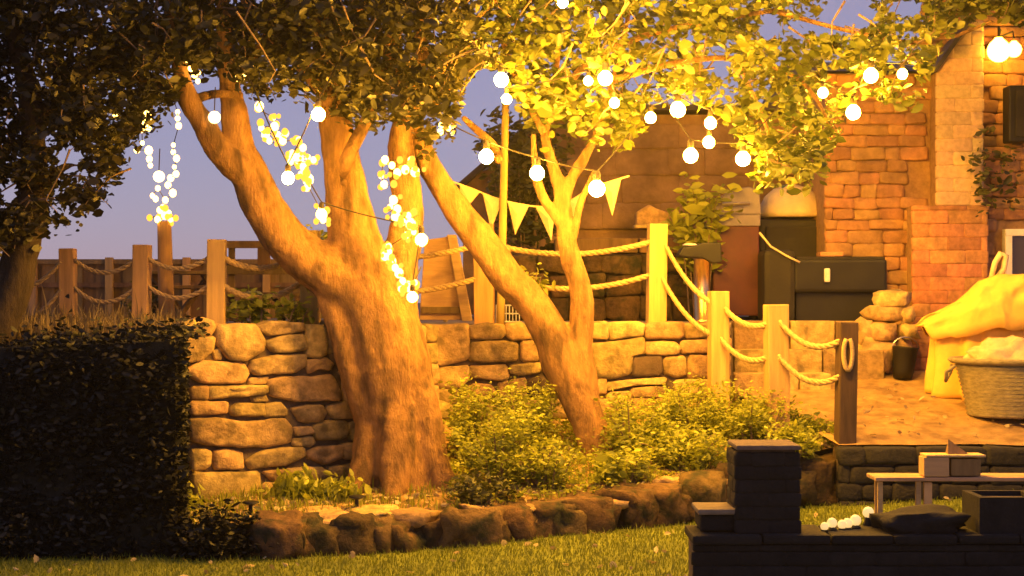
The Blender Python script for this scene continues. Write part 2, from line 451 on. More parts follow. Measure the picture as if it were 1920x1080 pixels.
def stone(face, poly, mat, parent, thick=0.16, bulge=0.05, off=0.0, rough=0.012, name='stone', soft=0.13, k=1, grown=None):
    poly = resample(poly, 0.16)
    poly = chaikin(poly, k, soft)
    cu = sum(p[0] for p in poly) / len(poly); cz = sum(p[1] for p in poly) / len(poly)
    sd = random.random() * 50
    n = len(poly); vs = []; fs = []
    size = math.sqrt(max(1e-4, abs(sum(poly[i][0] * poly[(i + 1) % n][1] - poly[(i + 1) % n][0] * poly[i][1] for i in range(n)) / 2)))
    bulge = min(bulge, size * 0.22)
    tilt_u = random.uniform(-.06, .06); tilt_z = random.uniform(-.08, .05)
    grow = 1 + 0.024 / max(size, .12) * (grown if grown is not None else 1)
    ringspec = [(grow, -thick), (grow, bulge * 0.05), (grow * (1 - 0.016 / max(size, .1)), bulge * 0.72), (0.80, bulge), (0.40, bulge * 0.98)]
    for sc_, o in ringspec:
        for (u, z) in poly:
            uu = cu + (u - cu) * sc_; zz = cz + (z - cz) * sc_
            nz = noise.noise((uu * 5 + sd, zz * 5, sd)) * 0.8 + noise.noise((uu * 14 + sd, zz * 14, sd)) * 0.6
            e = noise.noise((uu * 9, zz * 9 + sd, sd + 7)) * rough if sc_ >= 0.8 else 0
            oo = o + (nz * rough * 2.2 + tilt_u * (uu - cu) + tilt_z * (zz - cz) if o > 0 else 0) + off
            vs.append(face.pt(uu + e, zz + e, oo))
    c = face.pt(cu, cz, bulge * 1.1 + off + noise.noise((sd, 1, 2)) * rough * 2); vs.append(c)
    R = len(ringspec)
    for r in range(R - 1):
        for i in range(n):
            fs.append((r * n + i, r * n + (i + 1) % n, (r + 1) * n + (i + 1) % n, (r + 1) * n + i))
    for i in range(n): fs.append(((R - 1) * n + i, (R - 1) * n + (i + 1) % n, len(vs) - 1))
    o_ = face.pt(cu, cz, 0)
    me = mesh(name, [v - o_ for v in vs], fs)
    bm = bmesh.new(); bm.from_mesh(me); bmesh.ops.recalc_face_normals(bm, faces=bm.faces); bm.to_mesh(me); bm.free()
    return link(name, me, mat, parent, True, o_)

def courses(u0, u1, z0, z1, hr, wr, gap=0.018, jit=0.012, rnd=random):
    z = z0; out = []
    while z < z1 - 0.04:
        h = min(rnd.uniform(*hr), z1 - z)
        if z1 - (z + h) < hr[0] * 0.5: h = z1 - z
        u = u0 - rnd.uniform(0, wr[0])
        while u < u1:
            w = rnd.uniform(*wr)
            a, b = max(u, u0), min(u + w, u1)
            if b - a > wr[0] * 0.35:
                j = lambda: rnd.uniform(-jit, jit)
                out.append([(a + gap / 2 + j(), z + gap / 2 + j()), (b - gap / 2 + j(), z + gap / 2 + j()), (b - gap / 2 + j(), z + h - gap / 2 + j()), (a + gap / 2 + j(), z + h - gap / 2 + j())])
            u += w
        z += h
    return out

def clip(poly, a, b, c):
    """keep a*u + b*z <= c"""
    out = []
    for i in range(len(poly)):
        p, q = poly[i], poly[(i + 1) % len(poly)]
        dp = a * p[0] + b * p[1] - c; dq = a * q[0] + b * q[1] - c
        if dp <= 0: out.append(p)
        if dp * dq < 0:
            t = dp / (dp - dq); out.append((p[0] + (q[0] - p[0]) * t, p[1] + (q[1] - p[1]) * t))
    return out

# --- the terrace's retaining wall, left and middle stretch
Z1 = lambda L: [(340 + x / 2.842, 580 + y / 2.842) for x, y in L]
Z2 = lambda L: [(780 + x / 3.31, 580 + y / 3.31) for x, y in L]
LEFT = [[(5,75),(60,60),(75,85),(50,145),(5,145)],[(65,75),(110,48),(165,65),(182,100),(150,140),(85,140),(55,115)],
[(185,90),(300,78),(400,85),(435,170),(430,225),(340,270),(260,265),(190,180)],[(410,95),(480,60),(650,70),(660,110),(600,125),(470,135),(420,120)],
[(450,170),(540,135),(655,135),(660,215),(590,230),(490,230)],[(668,85),(765,85),(770,240),(740,255),(665,245)],[(775,70),(830,60),(885,205),(870,220),(780,235)],
[(10,160),(60,155),(165,150),(160,220),(105,270),(65,275),(10,280)],[(170,225),(205,210),(215,265),(180,270)],
[(30,320),(110,275),(200,275),(330,285),(355,340),(330,390),(110,395),(40,350)],[(375,275),(520,240),(655,235),(660,300),(600,340),(400,350),(370,320)],
[(670,270),(770,262),(808,290),(790,320),(720,325),(685,340),(668,310)],[(790,240),(890,225),(920,305),(850,310),(800,280)],[(370,365),(455,362),(455,395),(365,395)],
[(465,380),(540,352),(700,360),(800,345),(840,440),(830,485),(600,490),(480,465)],[(840,330),(935,328),(940,375),(880,375)],[(860,380),(940,380),(930,480),(905,515),(860,485)],
[(55,415),(140,412),(140,478),(55,478)],[(150,410),(450,405),(455,440),(330,465),(150,478)],[(375,465),(440,450),(455,490),(390,492)],
[(50,490),(240,490),(240,555),(60,560)],[(260,530),(300,500),(430,500),(440,565),(270,570)],[(440,510),(520,495),(555,530),(555,568),(445,566)],
[(45,585),(200,580),(340,595),(460,585),(550,575),(582,640),(575,715),(450,735),(150,725),(50,700)],[(585,530),(640,510),(740,510),(770,550),(740,600),(640,600)],
[(775,515),(860,490),(920,510),(925,575),(800,585)],[(600,630),(690,625),(700,665),(610,672)],[(600,690),(690,682),(710,710),(680,735),(600,725)],
[(700,620),(780,595),(870,600),(885,670),(830,695),(720,690)],[(890,610),(930,600),(955,640),(945,695),(895,690)],[(50,750),(120,742),(158,760),(150,830),(120,855),(60,855)],
[(170,760),(240,748),(320,755),(328,848),(175,850)],[(345,810),(420,760),(560,735),(640,740),(650,780),(560,830),(370,850)],[(670,760),(740,725),(850,730),(860,790),(770,825),(680,800)],
[(840,725),(900,705),(960,740),(955,795),(865,795)],[(60,870),(410,865),(425,1000),(300,1012),(70,1010)],[(440,860),(560,850),(560,915),(490,915)],
[(565,850),(740,835),(775,860),(765,910),(570,920)],[(780,840),(920,820),(960,880),(800,905)],[(440,925),(560,930),(560,1000),(435,1000)],[(565,930),(760,920),(770,990),(570,990)],
[(775,915),(960,890),(980,985),(780,990)],[(895,235),(985,230),(1000,310),(925,305)],[(945,330),(1010,325),(1020,480),(945,480)],[(935,490),(1020,490),(1020,590),(935,590)],[(960,600),(1020,600),(1020,700),(962,700)]]
MID = [[(75,105),(310,90),(325,110),(325,310),(160,345),(110,340),(70,260)],[(335,105),(430,85),(540,95),(555,150),(520,185),(335,180)],[(555,95),(660,80),(720,180),(600,195),(560,170)],
[(350,205),(520,195),(630,205),(625,315),(540,325),(330,322)],[(650,200),(735,195),(765,315),(655,320)],[(340,350),(560,345),(575,420),(540,440),(345,425)],[(590,345),(770,330),(770,390),(660,405),(590,395)],
[(130,360),(325,350),(330,430),(270,485),(130,490)],[(350,465),(460,470),(500,520),(460,550),(360,535)],[(590,440),(680,430),(685,550),(640,555),(585,520)],[(690,440),(800,410),(830,520),(700,545)],
[(130,505),(250,495),(275,600),(140,600)],[(730,85),(860,85),(860,185),(760,185)],[(870,90),(1000,85),(1000,180),(900,180)],[(1010,85),(1070,85),(1070,180),(1010,180)],[(1085,85),(1185,80),(1190,180),(1110,185),(1080,160)],
[(1200,85),(1380,75),(1415,95),(1405,165),(1290,175),(1205,190)],[(1425,95),(1480,85),(1660,78),(1665,160),(1625,180),(1430,180)],[(1680,90),(1940,85),(1945,165),(1680,178)],
[(1085,215),(1290,195),(1410,170),(1415,280),(1345,285),(1330,400),(1225,425),(1100,420)],[(1425,205),(1600,200),(1635,240),(1620,278),(1540,285),(1430,280)],[(1650,195),(1945,175),(1945,265),(1650,275)],
[(1350,295),(1525,290),(1530,390),(1500,410),(1340,415)],[(1545,300),(1670,290),(1680,400),(1620,420),(1540,400)],[(1695,290),(1945,285),(1945,420),(1690,425)],
[(1190,455),(1320,435),(1540,425),(1540,465),(1340,475),(1190,505)],[(1340,490),(1480,480),(1545,480),(1540,545),(1340,545)],[(1610,440),(1690,435),(1945,440),(1945,540),(1620,545)],
[(1100,440),(1180,430),(1180,520),(1110,520)],[(285,500),(340,480),(340,600),(290,600)],[(770,200),(930,195),(940,320),(785,325)],[(945,200),(1075,210),(1085,320),(950,320)],[(785,335),(1080,335),(1085,425),(810,400)],
[(510,460),(575,440),(575,550),(520,560)],[(840,420),(1085,435),(1085,545),(845,540)],[(1190,520),(1330,510),(1330,600),(1190,600)]]
wall_t = thing('stone_retaining_wall', 'sandstone retaining wall holding up the terrace behind the two tree trunks', 'stone wall')
fL = Face(plan(340, 17.84), plan(700, 19.08))
fC = Face(plan(700, 19.08), plan(820, 19.8))
fM = Face(plan(820, 19.8), plan(1372, 20.2))
c = MB()
for f in (fL, fC, fM):
    zt = 2.16; p = [f.pt(-0.05, 0.1, -0.025), f.pt(f.len + .02, 0.1, -0.025), f.pt(f.len + .02, zt, -0.025), f.pt(-0.05, zt, -0.025)]
    q = [f.pt(-0.05, 0.1, -0.33), f.pt(f.len, 0.1, -0.33), f.pt(f.len, zt, -0.33), f.pt(-0.05, zt, -0.33)]
    c.add(p + q, [(0, 1, 2, 3), (3, 2, 6, 7), (1, 5, 6, 2), (0, 3, 7, 4)])
c.build('wall_core', M['mortar'], wall_t)
for i, L in enumerate(LEFT):
    stone(fL, [fL.from_px(*q) for q in Z1(L)], M['stone_dark'] if i in (12,) else M['stone'], wall_t, bulge=0.06, rough=0.02)
for i, L in enumerate(MID):
    stone(fM, [fM.from_px(*q) for q in Z2(L)], M['stone_dark'] if i in (10, 22) else M['stone'], wall_t, bulge=0.05, rough=0.012)
rr = random.Random(3)
for pl in courses(0, fC.len, 0.5, 2.2, (.2, .34), (.25, .5), rnd=rr): stone(fC, pl, M['stone'], wall_t, bulge=0.05)
for pl in courses(0.0, fM.len, 0.6, 1.34, (.18, .26), (.25, .55), rnd=rr): stone(fM, pl, M['stone'], wall_t, bulge=0.045)

# --- rockery edging: rough boulders along the front of the bed
def boulder(name, c, r, mat, parent, sd, sub=2, sq=0.75):
    bm = bmesh.new(); bmesh.ops.create_icosphere(bm, subdivisions=sub, radius=1)
    for v in bm.verts:
        co = v.co.copy()
        w = Vector([math.copysign(abs(a) ** sq, a) for a in co])
        k = 1 + 0.34 * noise.noise(co * 1.5 + Vector((sd, 0, 0))) + 0.20 * noise.noise(co * 3.1 + Vector((0, sd, 0))) + 0.07 * noise.noise(co * 8 + Vector((0, 0, sd)))
        v.co = Vector((w.x * r[0] * k, w.y * r[1] * k, w.z * r[2] * k))
    me = bpy.data.meshes.new(name); bm.to_mesh(me); bm.free()
    o = link(name, me, mat, parent, True, c)
    o.rotation_euler = (random.uniform(-.15, .15), random.uniform(-.15, .15), random.uniform(-.4, .4))
    return o
rock_t = thing('rockery_edging', 'dark rough boulders edging the planting bed along the lawn', 'rock edging')
rocks = [(548, 1000, 34, 26), (630, 1020, 40, 30), (700, 1000, 40, 34), (780, 1012, 40, 26), (850, 975, 40, 18), (925, 1000, 36, 30), (1000, 960, 40, 16), (1068, 980, 34, 34), (1140, 940, 38, 16), (1205, 955, 34, 36), (1285, 948, 30, 34), (1350, 900, 36, 18), (520,1010,60,46),(590,1012,58,44),(600,978,52,20),(662,1005,44,40),(690,968,58,16),(735,1010,52,36),(760,975,60,22),(815,1004,48,42),(880,992,62,40),(905,962,58,18),(965,985,48,40),(1035,976,52,42),(1105,968,52,44),(1175,955,52,42),(1240,945,50,40),(1265,915,45,20),(1315,935,46,45),(1375,920,46,46),(1430,915,46,44),(1490,905,50,48),(1535,900,38,46)]
for i, (px, py, rx, ry) in enumerate(rocks):
    Y = foot_Y(px) + 0.22 + random.uniform(-.06, .08) + (0.18 if ry < 25 else 0)
    c = P(px, py, Y); k = Y / F
    boulder('boulder', c, (rx * k, 0.26 + random.uniform(0, .08), ry * k), M['stone'] if ry < 25 else M['rock'], rock_t, i * 3.7, 3, random.choice((.45, .55, .7)))  # flat top boulders get paler stone, their lit tops put into the colour

# --- wall in front of the gravel path
pw = thing('path_retaining_wall', 'dark low stone wall in front of the gravel path beside the bed', 'stone wall')
fP = Face(plan(1572, 18.25), (9.5, 18.0))
c = MB(); zt = 0.88
p = [fP.pt(0, -.2, -.06), fP.pt(fP.len, -.2, -.06), fP.pt(fP.len, zt, -.06), fP.pt(0, zt, -.06)]
q = [fP.pt(0, -.2, -.4), fP.pt(fP.len, -.2, -.4), fP.pt(fP.len, zt, -.4), fP.pt(0, zt, -.4)]
c.add(p + q, [(0, 1, 2, 3), (3, 2, 6, 7), (0, 3, 7, 4)]); c.build('wall_core', M['mortar'], pw)
for pl in courses(0, 5.2, 0.16, .92, (.15, .22), (.3, .62), rnd=rr): stone(fP, pl, M['darkstone'], pw, bulge=0.05)

# ------------------------------------------------------------------ stone steps between terrace and path
st = thing('stone_steps', 'broad sandstone steps from the gravel path up to the barbecue terrace', 'steps')
def step(pxa, pxb, yf, yb, z0, z1):
    k = 5; x0 = (pxa - 960) / F * yf; x1 = (pxb - 960) / F * yf; x = x0; i = 0
    while x < x1 - 0.05:
        w = min(random.uniform(.45, .8), x1 - x)
        if x1 - x - w < .2: w = x1 - x
        mb = MB(); mb.box((x + w / 2, (yf + yb) / 2 + random.uniform(-.015, .015), (z0 + z1) / 2 + random.uniform(-.008, .008)), (w - .018, yb - yf, z1 - z0))
        o = mb.build('step_stone', M['stone'], st, bevel=0.02, origin=(x + w / 2, (yf + yb) / 2, (z0 + z1) / 2))
        x += w
step(1376, 1650, 21.38, 21.78, 1.5, 2.215)
step(1376, 1660, 20.95, 21.40, 1.3, 1.875)
step(1376, 1560, 20.50, 20.96, 1.2, 1.60)

# ------------------------------------------------------------------ house wall on the right
house = thing('stone_house', 'orange lit stone house wall with a sloping topped brick buttress', 'house')
fH = Face(plan(1548, 22.3), plan(2250, 22.3))
xm = P(1757, 300, 22.3).x; xe = fH.A.x + fH.len; zl, zh = 5.45, 6.9
core = MB(); core.box(((fH.A.x + xm) / 2, 22.37 + 2.5, (1.0 + zl) / 2), (xm - fH.A.x, 5.0, zl - 1.0)); core.box(((xm + xe) / 2 + .002, 22.371 + .35, (1.0 + zh) / 2), (xe - xm - .004, .7, zh - 1.0)); core.build('wall', M['house_mortar'], house)
ro = MB()
for xa, xb, zz, rise in ((fH.A.x - .15, xm - .004, zl, .5),):
    ro.add([(xa, 22.12, zz), (xb, 22.12, zz), (xb, 24.9, zz + rise), (xa, 24.9, zz + rise), (xa, 27.7, zz), (xb, 27.7, zz)], [(0, 1, 2, 3), (3, 2, 5, 4), (0, 3, 4), (1, 5, 2)])
ro.build('roof', M['slate'], house)
ua = 0; ub = fH.from_px(1960, 300)[0]
w0 = fH.from_px(1880, 430); w1 = fH.from_px(1990, 530)
for pl in courses(ua, ub, 1.35, 6.6, (.13, .21), (.2, .46), gap=.016, jit=.014, rnd=rr):
    cu = sum(p[0] for p in pl) / 4; cz = sum(p[1] for p in pl) / 4
    if w0[0] - .12 < cu < w1[0] + .1 and w1[1] - .1 < cz < w0[1] + .1: continue
    bx0 = fH.from_px(1722, 400)[0]; bx1 = fH.from_px(1835, 400)[0]
    if bx0 < cu < bx1 and cz < 5.6: continue
    if cu < fH.from_px(1757, 300)[0] and max(p[1] for p in pl) > zl: continue
    stone(fH, pl, M['house_stone'], house, bulge=0.03, off=-.03, rough=0.01, thick=.06)
# buttress: lower pier of orange bricks, upper pier of buff brick with a sloping head
fB = Face(plan(1712, 21.95), plan(1852, 21.95))
u0, u1 = 0, fB.len; zb0, zb1 = 1.4, fB.from_px(1712, 385)[1]
mb = MB(); mb.box((fB.A.x + fB.len / 2, 21.99 + .2, (zb0 + zb1) / 2), (fB.len - .01, .4, zb1 - zb0 - .01)); but = mb.build('buttress', M['house_mortar'], house)
def bonded(face, u0, u1, z0, z1, h, w, mat, parent, cutter=None):
    z = z0; i = 0
    while z < z1 - .03:
        u = u0 - (w / 2 if i % 2 else 0)
        hh = min(h, z1 - z)
        while u < u1 - .02:
            a, b = max(u, u0), min(u + w, u1)
            if b - a > .05:
                pl = [(a + .006, z + .006), (b - .006, z + .006), (b - .006, z + hh - .006), (a + .006, z + hh - .006)]
                if cutter: pl = clip(pl, *cutter)
                if len(pl) >= 3: stone(face, pl, mat, parent, bulge=.012, off=0, rough=.004, thick=.05, name='brick', soft=.1)
            u += w
        z += h; i += 1
bonded(fB, u0, u1, zb0, zb1, .172, .44, M['brick'], but)
fB2 = Face(plan(1757, 22.0), plan(1843, 22.0))
zc1 = fB2.from_px(1840, 40)[1]
a1 = fB2.from_px(1757, 132); a2 = fB2.from_px(1822, 40)
du, dz = a2[0] - a1[0], a2[1] - a1[1]
cut = (-dz, du, -dz * a1[0] + du * a1[1])
cp = clip([(0, zb1), (fB2.len, zb1), (fB2.len, zc1), (0, zc1)], *cut)
bk = [fB2.pt(u, z, -.04) for u, z in cp]; fr = [fB2.pt(u, z, -.38) for u, z in cp]; n = len(cp)
mb = MB(); mb.add(bk + fr, [tuple(range(n)), tuple(range(2 * n - 1, n - 1, -1))] + [(i, (i + 1) % n, n + (i + 1) % n, n + i) for i in range(n)])
but2 = mb.build('buttress_head', M['house_mortar'], house)
bonded(fB2, 0, fB2.len, zb1 + .004, zc1, .172, .44, M['palebrick'], but2, cut)
v = Vector((du, 0, dz)).normalized(); nv = Vector((-v.z, 0, v.x))
m0 = fB2.pt(a1[0], a1[1], -.12) ; m1 = fB2.pt(a2[0], a2[1], -.12); ctr = (m0 + m1) / 2 + nv * .035
rot = Matrix.Rotation(-math.atan2(dz, du), 3, 'Y')
mb = MB(); mb.box(ctr, ((m1 - m0).length + .12, .5, .06), rot); mb.build('coping', M['slate'], but2, bevel=.01)
# window
wx0, wz1 = fH.pt(*w0).x, w0[1]; wx1, wz0 = fH.pt(*w1).x, w1[1]
win = MB()
t = .09
for cx, cz, sx, sz in (((wx0 + wx1) / 2, wz1 - t / 2, wx1 - wx0, t), ((wx0 + wx1) / 2, wz0 + t / 2, wx1 - wx0, t), (wx0 + t / 2, (wz0 + wz1) / 2, t, wz1 - wz0 - 2 * t), (wx1 - t / 2, (wz0 + wz1) / 2, t, wz1 - wz0 - 2 * t)):
    win.box((cx, 22.25, cz), (sx, .16, sz))
wf = win.build('window', M['white'], house, bevel=.008)
mb = MB(); mb.box(((wx0 + wx1) / 2, 22.27, (wz0 + wz1) / 2), (wx1 - wx0 - 2 * t, .03, wz1 - wz0 - 2 * t)); mb.build('pane', M['glass'], wf)

# ------------------------------------------------------------------ outbuilding behind the terrace
shed = thing('brown_outbuilding', 'long brown outbuilding behind the barbecues and bunting', 'building')
YB = 24.6
pts = [(868, 590), (868, 352), (1030, 215), (1560, 215), (1560, 590)]
fr = [P(x, y, YB) for x, y in pts]; bk = [v + Vector((0, 4, 0)) for v in fr]; n = len(pts)
mb = MB(); mb.add(fr + bk, [tuple(range(n)), tuple(range(2 * n - 1, n - 1, -1))] + [(i, (i + 1) % n, n + (i + 1) % n, n + i) for i in range(n)])
mb.build('wall', M['shedwall'], shed)
a, b = P(858, 358, YB - .25), P(1034, 206, YB - .25)
mb = MB()
for (p, q) in ((a, b), (b, P(1570, 206, YB - .25))):
    d = (q - p).normalized(); nn = Vector((-d.z, 0, d.x)) * .08
    f_ = [p, q, q + nn, p + nn]; mb.add(f_ + [w_ + Vector((0, 4.5, 0)) for w_ in f_], [(0, 1, 2, 3), (7, 6, 5, 4), (0, 4, 5, 1), (1, 5, 6, 2), (2, 6, 7, 3), (3, 7, 4, 0)])
mb.build('roof', M['slate'], shed)
# big blocks of the outbuilding's front, where the photograph lets one see them
fS = Face(plan(900, 24.55), plan(1540, 24.55))
for pl in courses(fS.from_px(1040, 300)[0], fS.len, 3.5, 5.0, (.28, .4), (.5, 1.0), gap=.012, jit=.01, rnd=rr):
    stone(fS, pl, M['shedwall'], shed, bulge=.012, rough=.008, thick=.04)

# low dry stone wall at the back of the terrace
bw = thing('terrace_back_wall', 'low dark rubble wall at the back of the terrace below the bunting', 'stone wall')
fW = Face(plan(930, 23.2), plan(1335, 23.2))
mb = MB(); mb.box((fW.A.x + fW.len / 2, 23.5, 2.6), (fW.len, .4, 1.0)); mb.build('wall_core', M['mortar'], bw)
for pl in courses(0, fW.len, TERR, 3.1, (.2, .34), (.3, .62), gap=.03, jit=.03, rnd=rr): stone(fW, pl, M['rock'], bw, bulge=.06, off=.06, rough=.02)
for pl in ((1040, 1195), (1198, 1330)):
    a = fW.from_px(pl[0], 450)[0]; b = fW.from_px(pl[1], 450)[0]
    mb = MB(); mb.box((fW.A.x + (a + b) / 2, 23.38, 3.22), (b - a, .6, .2)); mb.build('coping', M['oldwood'], bw, bevel=.02)

# far timber fence on the left
ff = thing('timber_panel_fence', 'brown timber panel fence at the far edge of the terrace under the sky', 'fence')
xA, xB = P(30, 490, 25).x, P(640, 490, 25).x
x = xA; zt = P(100, 488, 25).z
while x < xB:
    w = random.uniform(.17, .22)
    mb = MB(); mb.box((x + w / 2, 25 + .03 * (int(x * 1000) % 2) + random.uniform(-.006, .006), (TERR + zt) / 2 - .02), (w + .012, .025, zt - TERR - .06)); mb.build('board', M['oldwood'], ff, origin=(x + w / 2, 25, TERR))
    x += w
for px in (62, 205, 350, 500, 630):
    mb = MB(); c = P(px, 540, 24.93); mb.box((c.x, c.y, (TERR + zt) / 2 + .02), (.11, .1, zt - TERR + .04)); mb.build('post', M['post'], ff, bevel=.008)
for z in (TERR + .5, zt - .02):
    mb = MB(); mb.box(((xA + xB) / 2, 24.96, z), (xB - xA, .05, .07)); mb.build('rail', M['oldwood'], ff)

# ------------------------------------------------------------------ rope fences
def rope(parent, a, b, sag, r=0.034):
    a = Vector(a); b = Vector(b); pts = []
    for i in range(15):
        t = i / 14; p = a.lerp(b, t); p.z -= sag * 4 * t * (1 - t); pts.append(p)
    mb = MB()
    # three twisted strands
    for s in range(3):
        q = []
        m = 60
        for i in range(m + 1):
            t = i / m; p = a.lerp(b, t); p.z -= sag * 4 * t * (1 - t)
            g = 2 * math.pi * (s / 3 + t * (b - a).length / 0.22)
            q.append(p + Vector((0, math.cos(g), math.sin(g))) * r * 0.5)
        mb.tube(q, r * 0.62, 5)
    return mb.build('rope', M['rope'], parent, True)

def post(parent, px, top, base, Y, wpx, rz=0.0, sink=0.25):
    k = Y / F; w = wpx * k
    z0 = H - (base - HOR) * k - sink; z1 = H - (top - HOR) * k
    c = ((px - 960) * k, Y, (z0 + z1) / 2)
    mb = MB(); mb.box((0, 0, 0), (w, w, z1 - z0))
    o = mb.build('post', M['post'], parent, bevel=.012)
    o.location = c; o.rotation_euler = (random.uniform(-.012, .012), random.uniform(-.015, .015), rz)
    return o
rf = thing('rope_fence', 'timber post and double rope fence along the top of the terrace wall', 'rope fence')
TP = [(-60, 478, 610, 19.0, 30), (128, 466, 606, 18.9, 28), (266, 459, 604, 18.7, 30), (406, 449, 606, 18.5, 34), (582, 432, 604, 19.1, 34), (908, 420, 606, 20.12, 37), (1231, 420, 606, 20.32, 34)]
for (px, t_, b_, Y, w) in TP: post(rf, px, t_, b_, Y, w, random.uniform(-.1, .25))
RP = [(0, 1, 22, 24, .28), (1, 2, 22, 28, .14), (2, 3, 26, 32, .12), (3, 4, 34, 40, .15), (4, 5, 45, 40, .10), (5, 6, 38, 34, .13)]
for i, j, da, db, sg in RP:
    for lower in (0, 1):
        A = TP[i]; B = TP[j]; ex = lower * (52 if j < 5 else 62)
        pa = P(A[0] + 12, A[1] + da + ex, A[3] - .06); pb = P(B[0] - 12, B[1] + db + ex, B[3] - .06)
        rope(rf, pa, pb, sg * (1.0 if lower == 0 else 1.15), .034 if j > 3 else .026)
rs = thing('stair_rope_rail', 'stepped timber posts with double rope rail down to the gravel path', 'rope fence')
SP = [(1347, 546, 738, 19.7, 35), (1456, 571, 792, 18.95, 40), (1586, 604, 832, 18.45, 34)]
for (px, t_, b_, Y, w) in SP:
    o = post(rs, px, t_, b_, Y, w, .12)
    if px == 1586: o.data.materials[0] = M['shadepost']; o['label'] = 'last post at the foot of the steps, coloured dark for its shade'
rope(rs, P(1246, 458, 20.25), P(1334, 568, 19.66), .10); rope(rs, P(1240, 520, 20.25), P(1338, 628, 19.66), .12)
rope(rs, P(1360, 580, 19.6), P(1442, 606, 18.9), .10); rope(rs, P(1352, 636, 19.6), P(1444, 668, 18.9), .13)
rope(rs, P(1462, 604, 18.85), P(1574, 640, 18.4), .15); rope(rs, P(1460, 668, 18.85), P(1574, 706, 18.4), .16)
q = [P(1586 + 8 * math.sin(a) + 4, 664 + 30 * math.cos(a), 18.31) for a in np.linspace(-2.8, 2.8, 16)]
mb = MB(); mb.tube(q, .026, 6); mb.build('rope', M['rope'], rs, True)

# ------------------------------------------------------------------ trees
def trunk_from(paths, name, parent, mat, voxel=.028, smooth=5, disp=.05):
    mb = MB()
    for k, (pl, Yf) in enumerate(paths):
        sm = catmull([(p[0], p[1], p[2], p[3] if len(p) > 3 else Yf) for p in pl], 5)
        pts = [P(a[0], a[1], a[3]) for a in sm]; rad = [a[2] * a[3] / F for a in sm]
        mb.tube(pts, rad, 18, lobes=.07, seed=k * 2.1)
    o = mb.build(name, mat, parent, True)
    md = o.modifiers.new('remesh', 'REMESH'); md.mode = 'VOXEL'; md.voxel_size = voxel; md.use_smooth_shade = True
    s = o.modifiers.new('smooth', 'SMOOTH'); s.factor = .5; s.iterations = smooth
    tx = bpy.data.textures.new(name + '_lumps', 'CLOUDS'); tx.noise_scale = .22; tx.noise_depth = 3
    d = o.modifiers.new('lumps', 'DISPLACE'); d.texture = tx; d.texture_coords = 'GLOBAL'; d.strength = disp; d.mid_level = .5
    return o

Yt = 18.6
main = thing('old_apple_tree', 'thick old tree trunk wound with fairy lights, spreading dark crown above', 'tree')
trunk_from([
    ([(762, 960, 92), (760, 915, 85), (755, 870, 78), (748, 820, 75), (738, 760, 76), (725, 680, 82), (705, 600, 77), (678, 530, 66), (662, 450, 51), (652, 385, 43), (642, 310, 36), (628, 220, 30), (615, 120, 24), (600, 0, 18), (590, -140, 10)], Yt),
    ([(700, 600, 52, 18.5), (655, 545, 52, 18.45), (598, 502, 47, 18.4), (540, 455, 43, 18.35), (497, 392, 40, 18.3), (468, 330, 36, 18.3), (450, 280, 30, 18.3), (440, 220, 26, 18.3), (430, 150, 20, 18.3), (420, 60, 15, 18.2), (415, -80, 8, 18.2)], Yt),
    ([(478, 350, 27, 18.28), (455, 325, 27, 18.2), (415, 285, 25, 18.1), (378, 228, 22, 18.0), (352, 182, 20, 17.95), (335, 120, 14, 17.9), (318, 30, 9, 17.9), (300, -80, 6, 17.9)], Yt),
    ([(735, 620, 50, 18.7), (742, 520, 42, 18.75), (760, 440, 33, 18.8), (765, 380, 29, 18.8), (757, 320, 27, 18.8), (752, 260, 24, 18.8), (766, 190, 20, 18.8), (790, 80, 15, 18.8), (800, -60, 9, 18.8)], Yt),
    ([(715, 700, 26, 18.6), (700, 790, 34, 18.45), (690, 860, 32, 18.35), (672, 908, 24, 18.2), (640, 938, 15, 18.0), (600, 955, 8, 17.85)], Yt), ([(770, 660, 26, 18.6), (790, 760, 36, 18.45), (803, 840, 36, 18.4), (828, 896, 26, 18.3), (862, 925, 16, 18.1), (900, 945, 8, 17.95)], Yt), ([(735, 640, 28, 18.6), (748, 770, 40, 18.36), (744, 850, 38, 18.26), (738, 908, 26, 18.1), (728, 945, 14, 17.9), (715, 975, 7, 17.75)], Yt),
    ([(712, 850, 14, 18.55), (690, 790, 24, 18.42), (674, 735, 28, 18.36), (658, 680, 28, 18.33), (640, 620, 26, 18.33), (622, 560, 26, 18.38), (600, 520, 16, 18.42)], Yt),
], 'trunk', main, M['bark'])
mb = MB()
for pl in ([(358, 195, 10), (378, 182, 9), (410, 176, 8), (452, 178, 6)], [(352, 190, 9), (320, 170, 7), (270, 150, 5), (200, 130, 3)], [(620, 190, 14), (560, 120, 10), (500, 60, 7), (440, -20, 4)], [(644, 345, 5), (650, 300, 13), (690, 220, 12), (720, 150, 9), (730, 40, 6)], [(760, 220, 12), (820, 140, 9), (870, 60, 6), (930, 0, 4)], [(430, 170, 10), (480, 100, 7), (520, 20, 5)], [(335, 120, 9), (260, 60, 7), (180, 10, 5), (90, -30, 3)], [(600, 100, 12), (660, 40, 8), (700, -40, 5)]):
    sm = catmull(pl, 5); Y = 18.2; mb.tube([P(a[0], a[1], Y + .1 * math.sin(i)) for i, a in enumerate(sm)], [a[2] * Y / F for a in sm], 7)
mb.build('branches', M['bark'], main, True)

